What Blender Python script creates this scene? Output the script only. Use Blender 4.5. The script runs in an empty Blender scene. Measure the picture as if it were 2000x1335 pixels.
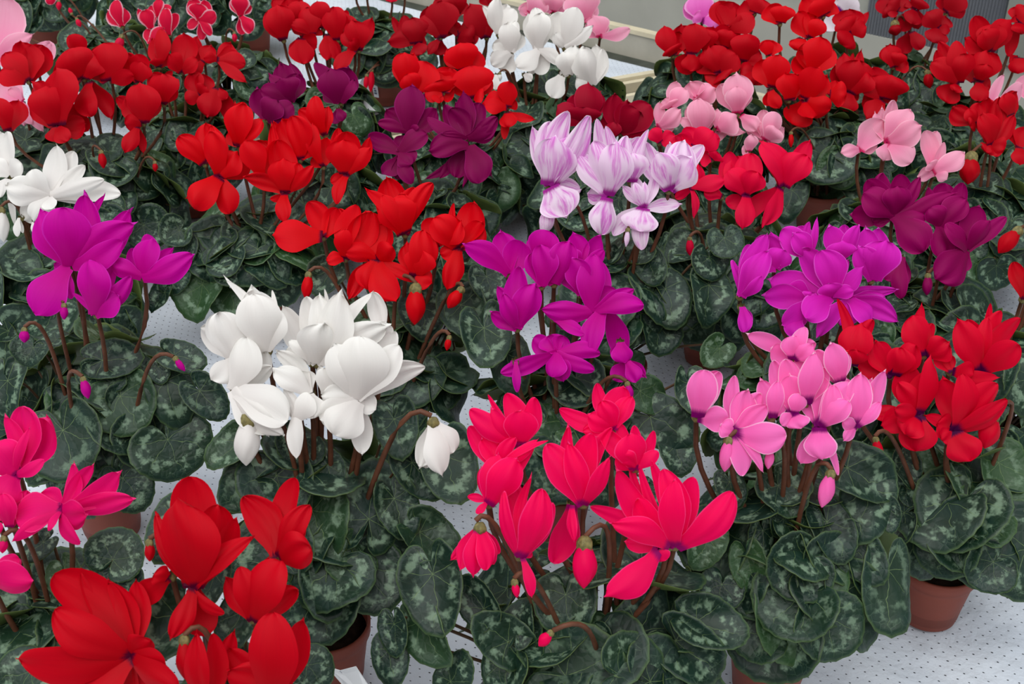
import bpy, bmesh, math, random
from mathutils import Vector, Matrix, noise

# ------------------------------------------------------------------ camera, light, exposure
S = bpy.context.scene
COL = S.collection
FPX, HCAM, PITCH = 2400.0, 1.36, math.radians(32.5)
cam_d = bpy.data.cameras.new('camera')
cam_d.sensor_width = 36.0
cam_d.lens = FPX / 2000.0 * 36.0
cam_d.clip_end = 60
cam_d.dof.use_dof = True
cam_d.dof.focus_distance = 1.85
cam_d.dof.aperture_fstop = 13.0
cam = bpy.data.objects.new('camera', cam_d)
COL.objects.link(cam)
cam.location = (0, 0, HCAM)
cam.rotation_euler = (math.pi / 2 - PITCH, 0, 0)
S.camera = cam

wd = bpy.data.worlds.new('overcast_sky')
S.world = wd
wd.use_nodes = True
_n, _l = wd.node_tree.nodes, wd.node_tree.links
_bg = _n['Background']
_tc = _n.new('ShaderNodeTexCoord')
_sx = _n.new('ShaderNodeSeparateXYZ')
_mr = _n.new('ShaderNodeMapRange')
_mx = _n.new('ShaderNodeMix'); _mx.data_type = 'RGBA'
_l.new(_tc.outputs['Generated'], _sx.inputs[0])
_l.new(_sx.outputs['Z'], _mr.inputs['Value'])
_mr.inputs['From Min'].default_value = -0.05
_mr.inputs['From Max'].default_value = 0.9
_mx.inputs['A'].default_value = (0.05, 0.053, 0.058, 1)
_mx.inputs['B'].default_value = (0.98, 1.0, 1.03, 1)
_l.new(_mr.outputs[0], _mx.inputs['Factor'])
_l.new(_mx.outputs['Result'], _bg.inputs['Color'])
_bg.inputs['Strength'].default_value = 1.12

sun_d = bpy.data.lights.new('sun', 'SUN')
sun_d.energy = 0.9
sun_d.angle = math.radians(50)
sun_d.color = (1.0, 0.985, 0.96)
sun = bpy.data.objects.new('sun', sun_d)
COL.objects.link(sun)
sun.rotation_euler = (math.radians(28), math.radians(-14), 0)

S.view_settings.view_transform = 'Standard'
S.view_settings.look = 'None'
S.view_settings.gamma = 1.0
S.view_settings.use_curve_mapping = False
S.view_settings.exposure = 0.47

# ------------------------------------------------------------------ geometry of the view
FWD = Vector((0, math.cos(PITCH), -math.sin(PITCH)))
UPC = Vector((0, math.sin(PITCH), math.cos(PITCH)))
RGT = Vector((1, 0, 0))
EYE = Vector((0, 0, HCAM))

def ray(px, py):
    return FWD + (px - 1000) / FPX * RGT - (py - 667.5) / FPX * UPC

def on_ground(px, py, z=0.0):
    d = ray(px, py)
    return EYE + d * ((z - HCAM) / d.z)

def on_slope(px, py, c, k):
    """point of the sight line on the flower slope z = c.z + k (y - c.y)"""
    d = ray(px, py)
    t = (c.z - HCAM - k * c.y) / (d.z - k * d.y)
    return EYE + d * t

# ------------------------------------------------------------------ materials
def srgb(r, g, b):
    f = lambda c: c / 12.92 if c <= 0.04045 else ((c + 0.055) / 1.055) ** 2.4
    return (f(r / 255), f(g / 255), f(b / 255), 1)

class NT:
    def __init__(s, name):
        s.m = bpy.data.materials.new(name); s.m.use_nodes = True
        s.t = s.m.node_tree; s.N = s.t.nodes; s.L = s.t.links
        s.N.clear()
        s.out = s.N.new('ShaderNodeOutputMaterial')
    def node(s, t, **kw):
        n = s.N.new(t)
        for k, v in kw.items(): setattr(n, k, v)
        return n
    def put(s, sock, v):
        if hasattr(v, 'is_output') or isinstance(v, bpy.types.NodeSocket): s.L.new(v, sock)
        else: sock.default_value = v
    def math(s, op, a, b=0.0, c=0.0, clamp=False):
        n = s.node('ShaderNodeMath', operation=op, use_clamp=clamp)
        s.put(n.inputs[0], a); s.put(n.inputs[1], b); s.put(n.inputs[2], c)
        return n.outputs[0]
    def step(s, v, a, b, lo=0.0, hi=1.0):
        n = s.node('ShaderNodeMapRange', interpolation_type='SMOOTHSTEP')
        s.put(n.inputs['Value'], v); s.put(n.inputs['From Min'], a); s.put(n.inputs['From Max'], b)
        n.inputs['To Min'].default_value = lo; n.inputs['To Max'].default_value = hi
        return n.outputs[0]
    def mix(s, f, a, b, blend='MIX'):
        n = s.node('ShaderNodeMix', data_type='RGBA', blend_type=blend)
        s.put(n.inputs['Factor'], f); s.put(n.inputs['A'], a); s.put(n.inputs['B'], b)
        return n.outputs['Result']
    def noise(s, vec, scale, detail=2.0, rough=0.5, out=0, dim='3D', w=None):
        n = s.node('ShaderNodeTexNoise', noise_dimensions=dim)
        if vec is not None: s.L.new(vec, n.inputs['Vector'])
        n.inputs['Scale'].default_value = scale; n.inputs['Detail'].default_value = detail
        n.inputs['Roughness'].default_value = rough
        if w is not None: s.put(n.inputs['W'], w)
        return n.outputs[out]
    def principled(s, col, rough=0.5, spec=0.4, bump=None, bstr=0.2, bdist=0.002):
        p = s.node('ShaderNodeBsdfPrincipled')
        s.put(p.inputs['Base Color'], col); s.put(p.inputs['Roughness'], rough)
        p.inputs['Specular IOR Level'].default_value = spec
        if bump is not None:
            b = s.node('ShaderNodeBump'); b.inputs['Strength'].default_value = bstr
            b.inputs['Distance'].default_value = bdist
            s.L.new(bump, b.inputs['Height']); s.L.new(b.outputs[0], p.inputs['Normal'])
        return p
    def done(s, shader):
        s.L.new(shader, s.out.inputs[0]); return s.m

def plain(name, col, rough=0.6, spec=0.3, var=0.06, scale=30.0):
    t = NT(name)
    tc = t.node('ShaderNodeTexCoord')
    n = t.noise(tc.outputs['Object'], scale, 4)
    c = t.mix(t.step(n, 0.3, 0.7), tuple(x * (1 - var) for x in col[:3]) + (1,), tuple(min(1, x * (1 + var)) for x in col[:3]) + (1,))
    return t.done(t.principled(c, rough, spec, n, 0.08).outputs[0])

def petal_mat(name, base, rim=None, rim_w=0.12, eye=None, eye_to=0.14, stripe=None, deep=None, trans=0.33, heart=None):
    t = NT(name)
    uv = t.node('ShaderNodeUVMap', uv_map='petal')
    sx = t.node('ShaderNodeSeparateXYZ'); t.L.new(uv.outputs[0], sx.inputs[0])
    u, v = sx.outputs[0], sx.outputs[1]
    au = t.math('ABSOLUTE', t.math('MULTIPLY_ADD', u, 2.0, -1.0))
    oi = t.node('ShaderNodeObjectInfo')
    cmb = t.node('ShaderNodeCombineXYZ')
    t.L.new(t.math('MULTIPLY', u, 26.0), cmb.inputs[0]); t.L.new(t.math('MULTIPLY', v, 1.6), cmb.inputs[1])
    t.L.new(t.math('MULTIPLY', oi.outputs['Random'], 60.0), cmb.inputs[2])
    vein = t.noise(cmb.outputs[0], 1.0, 3, 0.6)
    c = t.mix(t.math('MULTIPLY', t.step(vein, 0.42, 0.72), 0.22), srgb(*base), srgb(*(deep or [x * 0.8 for x in base])))
    if stripe:
        cm2 = t.node('ShaderNodeCombineXYZ')
        t.L.new(t.math('MULTIPLY', u, 9.0), cm2.inputs[0]); t.L.new(t.math('MULTIPLY', v, 1.1), cm2.inputs[1])
        t.L.new(t.math('MULTIPLY', oi.outputs['Random'], 35.0), cm2.inputs[2])
        s1 = t.noise(cm2.outputs[0], 1.0, 4, 0.65)
        cm3 = t.node('ShaderNodeCombineXYZ')
        t.L.new(t.math('MULTIPLY', u, 2.0), cm3.inputs[0]); t.L.new(t.math('MULTIPLY', v, 1.2), cm3.inputs[1])
        t.L.new(t.math('MULTIPLY', oi.outputs['Random'], 90.0), cm3.inputs[2])
        s2 = t.noise(cm3.outputs[0], 1.3, 1)
        m = t.math('MULTIPLY', t.step(s1, 0.36, 0.62), t.step(s2, 0.38, 0.55))
        m = t.math('MULTIPLY', m, t.step(au, 0.98, 0.7))
        c = t.mix(t.math('MULTIPLY', m, 0.85), c, srgb(*stripe))
    if heart:
        c = t.mix(t.math('MULTIPLY', t.step(t.math('ADD', v, t.math('MULTIPLY_ADD', au, 0.2, -0.1)), 0.85, 0.1), 0.6), c, srgb(*heart))
    if rim:
        e = t.math('MAXIMUM', au, t.step(v, 0.86, 1.0))
        c = t.mix(t.step(e, 1.0 - rim_w * 1.6, 1.0), c, srgb(*rim))
    if eye:
        c = t.mix(t.step(t.math('ADD', v, t.math('MULTIPLY', vein, 0.10)), eye_to + 0.10, eye_to * 0.5 + 0.05), c, srgb(*eye))
    p = t.principled(c, 0.5, 0.11, vein, 0.10, 0.001)
    tr = t.node('ShaderNodeBsdfTranslucent'); t.L.new(c, tr.inputs[0])
    mx = t.node('ShaderNodeMixShader'); mx.inputs[0].default_value = trans
    t.L.new(p.outputs[0], mx.inputs[1]); t.L.new(tr.outputs[0], mx.inputs[2])
    return t.done(mx.outputs[0])

def leaf_mat():
    t = NT('cyclamen_leaf')
    uv = t.node('ShaderNodeUVMap', uv_map='leaf')      # x, y in leaf lengths about the stalk joint
    ed = t.node('ShaderNodeUVMap', uv_map='edge')      # share of the way to the outline
    sx = t.node('ShaderNodeSeparateXYZ'); t.L.new(uv.outputs[0], sx.inputs[0])
    se = t.node('ShaderNodeSeparateXYZ'); t.L.new(ed.outputs[0], se.inputs[0])
    e = se.outputs[0]
    oi = t.node('ShaderNodeObjectInfo'); rnd = oi.outputs['Random']
    cmb = t.node('ShaderNodeCombineXYZ')
    t.L.new(sx.outputs[0], cmb.inputs[0]); t.L.new(sx.outputs[1], cmb.inputs[1])
    t.L.new(t.math('MULTIPLY', rnd, 40.0), cmb.inputs[2])
    P = cmb.outputs[0]
    n1 = t.noise(P, 2.6, 2)
    n2 = t.noise(P, 14.0, 3, 0.65)
    n3 = t.noise(P, 5.0, 2)
    # silver zigzag band around two thirds of the way out, broken into blotches
    er = t.math('ADD', e, t.math('MULTIPLY_ADD', n2, 0.44, -0.22))
    er = t.math('ADD', er, t.math('MULTIPLY_ADD', n1, 0.30, -0.15))
    band = t.math('MULTIPLY', t.step(er, 0.46, 0.58), t.step(er, 0.84, 0.70))
    band = t.math('MULTIPLY', band, t.step(n3, 0.43, 0.62))
    band = t.math('MULTIPLY', band, t.step(t.math('FRACT', t.math('MULTIPLY', rnd, 7.0)), -0.2, 0.6, 0.25, 1.0))
    # veins: seven fans from the joint and a fine net
    at = t.math('ADD', t.math('ARCTAN2', sx.outputs[0], sx.outputs[1]), t.math('MULTIPLY_ADD', n1, 0.7, -0.35))
    fr = t.math('ABSOLUTE', t.math('SUBTRACT', t.math('FRACT', t.math('ADD', t.math('MULTIPLY', at, 7.0 / (2 * math.pi)), 0.5)), 0.5))
    rad = t.math('SQRT', t.math('ADD', t.math('MULTIPLY', sx.outputs[0], sx.outputs[0]), t.math('MULTIPLY', sx.outputs[1], sx.outputs[1])))
    dist = t.math('ADD', t.math('MULTIPLY', fr, rad), t.math('MULTIPLY_ADD', n2, 0.012, -0.006))
    vein = t.math('MULTIPLY', t.step(dist, 0.0075, 0.002), t.step(e, 0.98, 0.55))
    vo = t.node('ShaderNodeTexVoronoi', feature='DISTANCE_TO_EDGE'); t.L.new(P, vo.inputs['Vector']); vo.inputs['Scale'].default_value = 6.5
    net = t.math('MULTIPLY', t.step(vo.outputs['Distance'], 0.045, 0.0), t.step(e, 0.35, 0.75, 0.1, 1.0))
    net = t.math('MULTIPLY', net, t.step(n3, 0.35, 0.6, 0.15, 1.0))
    dark = t.mix(rnd, srgb(12, 33, 23), srgb(24, 49, 29))
    c = t.mix(t.step(n1, 0.3, 0.75), dark, srgb(20, 46, 37))
    c = t.mix(t.math('MULTIPLY', t.step(t.math('FRACT', t.math('MULTIPLY', rnd, 13.0)), 0.80, 0.92), 0.65), c, srgb(52, 84, 44))
    c = t.mix(t.math('MULTIPLY', t.step(e, 0.93, 1.0), 0.6), c, srgb(84, 108, 66))
    c = t.mix(t.math('MULTIPLY', net, 0.20), c, srgb(104, 128, 104))
    c = t.mix(t.math('MULTIPLY', band, 0.75), c, srgb(122, 148, 122))
    c = t.mix(t.math('MULTIPLY', vein, 0.6), c, srgb(112, 136, 84))
    h = t.math('ADD', t.math('MULTIPLY', vo.outputs['Distance'], 1.0), t.math('MULTIPLY', vein, -0.5))
    return t.done(t.principled(c, 0.46, 0.34, h, 0.26, 0.005).outputs[0])

def leaf_under():
    t = NT('leaf_underside')
    tc = t.node('ShaderNodeTexCoord')
    n = t.noise(tc.outputs['Object'], 40, 3)
    c = t.mix(n, srgb(66, 86, 40), srgb(92, 108, 54))
    return t.done(t.principled(c, 0.6, 0.25).outputs[0])

M = {
 'red':     petal_mat('red_petal', (204, 0, 26), deep=(180, 0, 28), eye=(84, 0, 40), eye_to=0.045, heart=(176, 0, 14)),
 'scarlet': petal_mat('scarlet_petal', (224, 2, 22), deep=(206, 0, 34), eye=(84, 0, 40), eye_to=0.045, heart=(206, 0, 6)),
 'darkred': petal_mat('dark_red_petal', (180, 2, 26), deep=(154, 0, 26), eye=(80, 0, 40), eye_to=0.05, heart=(150, 0, 14)),
 'crimson': petal_mat('crimson_petal', (222, 0, 46), deep=(196, 0, 44), eye=(72, 0, 62), eye_to=0.13, heart=(204, 0, 34)),
 'rose':    petal_mat('rose_petal', (238, 8, 68), deep=(214, 2, 66), eye=(100, 0, 66), eye_to=0.05, heart=(220, 0, 54)),
 'hotpink': petal_mat('hot_pink_petal', (250, 2, 92), deep=(236, 0, 84), rim=(252, 60, 136), rim_w=0.05, eye=(150, 0, 100), eye_to=0.09, heart=(232, 0, 84)),
 'magenta': petal_mat('magenta_pink_petal', (240, 12, 112), deep=(205, 4, 104), rim=(248, 60, 140), rim_w=0.05, eye=(140, 0, 90), eye_to=0.05, heart=(206, 0, 96)),
 'pink':    petal_mat('light_pink_petal', (254, 122, 198), deep=(250, 100, 188), rim=(255, 204, 232), rim_w=0.06, eye=(120, 0, 100), eye_to=0.17, heart=(238, 84, 168)),
 'pale':    petal_mat('pale_pink_petal', (248, 172, 198), deep=(242, 150, 184), rim=(250, 196, 212), rim_w=0.08, eye=(200, 24, 92), eye_to=0.05, heart=(232, 104, 156)),
 'lilac':   petal_mat('lilac_pink_petal', (240, 124, 206), deep=(228, 90, 190), rim=(248, 180, 226), eye=(140, 0, 110), eye_to=0.08, heart=(226, 70, 184)),
 'white':   petal_mat('white_petal', (240, 238, 233), deep=(232, 228, 224), trans=0.28, heart=(226, 220, 216)),
 'whiteeye':petal_mat('white_petal_purple_eye', (238, 228, 236), deep=(226, 206, 224), eye=(120, 0, 120), eye_to=0.12),
 'purple':  petal_mat('purple_petal', (206, 2, 160), deep=(184, 0, 136), rim=(214, 40, 186), rim_w=0.05, heart=(190, 0, 124)),
 'violet':  petal_mat('violet_petal', (222, 34, 190), deep=(200, 8, 164), rim=(230, 88, 212), rim_w=0.06, heart=(190, 0, 140)),
 'plum':    petal_mat('plum_petal', (138, 0, 82), deep=(114, 0, 62), rim=(156, 24, 108), rim_w=0.05, heart=(112, 0, 56)),
 'wine':    petal_mat('wine_magenta_petal', (158, 2, 96), deep=(132, 0, 78), rim=(176, 24, 116), rim_w=0.05, heart=(134, 0, 72)),
 'burgundy':petal_mat('burgundy_petal', (168, 2, 42), deep=(140, 0, 36), rim=(184, 18, 62), rim_w=0.05, heart=(136, 0, 30)),
 'picotee': petal_mat('picotee_petal', (222, 18, 66), deep=(200, 6, 56), rim=(246, 196, 214), rim_w=0.14),
 'striped': petal_mat('striped_petal', (248, 226, 245), deep=(242, 206, 238), stripe=(218, 96, 206), rim=(248, 224, 244), rim_w=0.08, eye=(170, 40, 150), eye_to=0.13),
}
LEAF, LEAFU = leaf_mat(), leaf_under()
STALK = plain('flower_stalk_skin', srgb(98, 60, 42), 0.5, 0.3, 0.2, 60)
PETIOLE = plain('leaf_stalk_skin', srgb(82, 60, 40), 0.5, 0.3, 0.2, 60)
CALYX = plain('calyx_skin', srgb(112, 104, 62), 0.6, 0.3, 0.35, 200)
TERRA = plain('terracotta_plastic', srgb(134, 66, 51), 0.55, 0.3, 0.05, 20)
SOIL = plain('potting_soil', srgb(42, 30, 24), 0.95, 0.1, 0.4, 120)
PAPER = plain('white_card', srgb(236, 238, 240), 0.6, 0.25, 0.02, 30)
BLUE = plain('blue_print', srgb(128, 158, 182), 0.6, 0.2, 0.05, 30)
GREYPRINT = plain('grey_print', srgb(84, 96, 120), 0.6, 0.2, 0.05, 30)
BEIGE = plain('weathered_cream_plastic', srgb(206, 196, 168), 0.5, 0.35, 0.08, 12)
BOARD = plain('grey_cream_board', srgb(176, 172, 158), 0.6, 0.3, 0.10, 9)
DARKG = plain('gap_shade_grey', srgb(64, 68, 60), 0.6, 0.3, 0.25, 18)  # dark tone painting the shade in the gap below the back board

# ------------------------------------------------------------------ mesh helpers
def link(name, me, mats, parent=None, loc=(0, 0, 0), smooth=True):
    if smooth:
        me.polygons.foreach_set('use_smooth', [True] * len(me.polygons))
    for m in mats: me.materials.append(m)
    o = bpy.data.objects.new(name, me)
    COL.objects.link(o)
    o.location = loc
    if parent is not None: o.parent = parent
    return o

def tag(o, label=None, cat=None, group=None, kind=None):
    if label: o['label'] = label
    if cat: o['category'] = cat
    if group: o['group'] = group
    if kind: o['kind'] = kind
    return o

def mesh(name, V, Fc, uvs=None, mi=None):
    me = bpy.data.meshes.new(name)
    me.from_pydata(V, [], Fc)
    if uvs:
        for nm, co in uvs.items():
            lay = me.uv_layers.new(name=nm)
            flat = []
            for p in me.polygons:
                for vi in p.vertices: flat.extend(co[vi])
            lay.data.foreach_set('uv', flat)
    if mi: me.polygons.foreach_set('material_index', mi)
    return me

def frame(d):
    d = d.normalized()
    a = Vector((0, 0, 1)) if abs(d.z) < 0.9 else Vector((1, 0, 0))
    x = d.cross(a).normalized()
    return x, d.cross(x).normalized()

def tube(V, Fc, pts, r0, r1, n=7, mi=None, m=0):
    b = len(V)
    for i, p in enumerate(pts):
        d = (pts[min(i + 1, len(pts) - 1)] - pts[max(i - 1, 0)])
        x, y = frame(d)
        r = r0 + (r1 - r0) * i / (len(pts) - 1)
        for k in range(n):
            a = 2 * math.pi * k / n
            V.append(p + x * (r * math.cos(a)) + y * (r * math.sin(a)))
    for i in range(len(pts) - 1):
        for k in range(n):
            Fc.append((b + i * n + k, b + i * n + (k + 1) % n, b + (i + 1) * n + (k + 1) % n, b + (i + 1) * n + k))
            if mi is not None: mi.append(m)
    Fc.append(tuple(b + k for k in range(n))); Fc.append(tuple(b + (len(pts) - 1) * n + k for k in reversed(range(n))))
    if mi is not None: mi += [m, m]

def bez(p0, p1, p2, p3, n):
    out = []
    for i in range(n + 1):
        t = i / n; s = 1 - t
        out.append(p0 * s ** 3 + p1 * (3 * s * s * t) + p2 * (3 * s * t * t) + p3 * t ** 3)
    return out

def lathe(V, Fc, prof, n=32, c=Vector((0, 0, 0)), close=False):
    b = len(V)
    for r, z in prof:
        for k in range(n):
            a = 2 * math.pi * k / n
            V.append(c + Vector((r * math.cos(a), r * math.sin(a), z)))
    for i in range(len(prof) - 1):
        for k in range(n):
            Fc.append((b + i * n + k, b + i * n + (k + 1) % n, b + (i + 1) * n + (k + 1) % n, b + (i + 1) * n + k))
    if close:
        Fc.append(tuple(b + k for k in reversed(range(n))))
        Fc.append(tuple(b + (len(prof) - 1) * n + k for k in range(n)))

def box(V, Fc, p0, ax, ay, az):
    b = len(V)
    for k in (0, 1):
        for j in (0, 1):
            for i in (0, 1):
                V.append(p0 + ax * i + ay * j + az * k)
    for f in ((0, 2, 3, 1), (4, 5, 7, 6), (0, 1, 5, 4), (2, 6, 7, 3), (0, 4, 6, 2), (1, 3, 7, 5)):
        Fc.append(tuple(b + i for i in f))
# ------------------------------------------------------------------ the plants, read off the photograph
# views of the photograph the figures below are measured in: origin and magnification
VIEW = {'q2': (0, 668, 2.0), 'q3': (1000, 668, 2.0), 'q0': (0, 0, 2.0), 'w3': (370, 530, 3.338), 'a1': (0, 910, 3.125), 'a2': (0, 780, 3.337), 'c2': (340, 180, 4.45),
        'c3': (700, 150, 5.339), 'c1': (0, 240, 5.135), 'e5': (880, 0, 6.667), 'px': (0, 0, 1.0)}
for _c in range(4):
    for _r, _y in enumerate((0, 334, 668, 1001)):
        VIEW['%d%d' % (_c, _r)] = (500 * _c, _y, 4.0)
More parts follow.
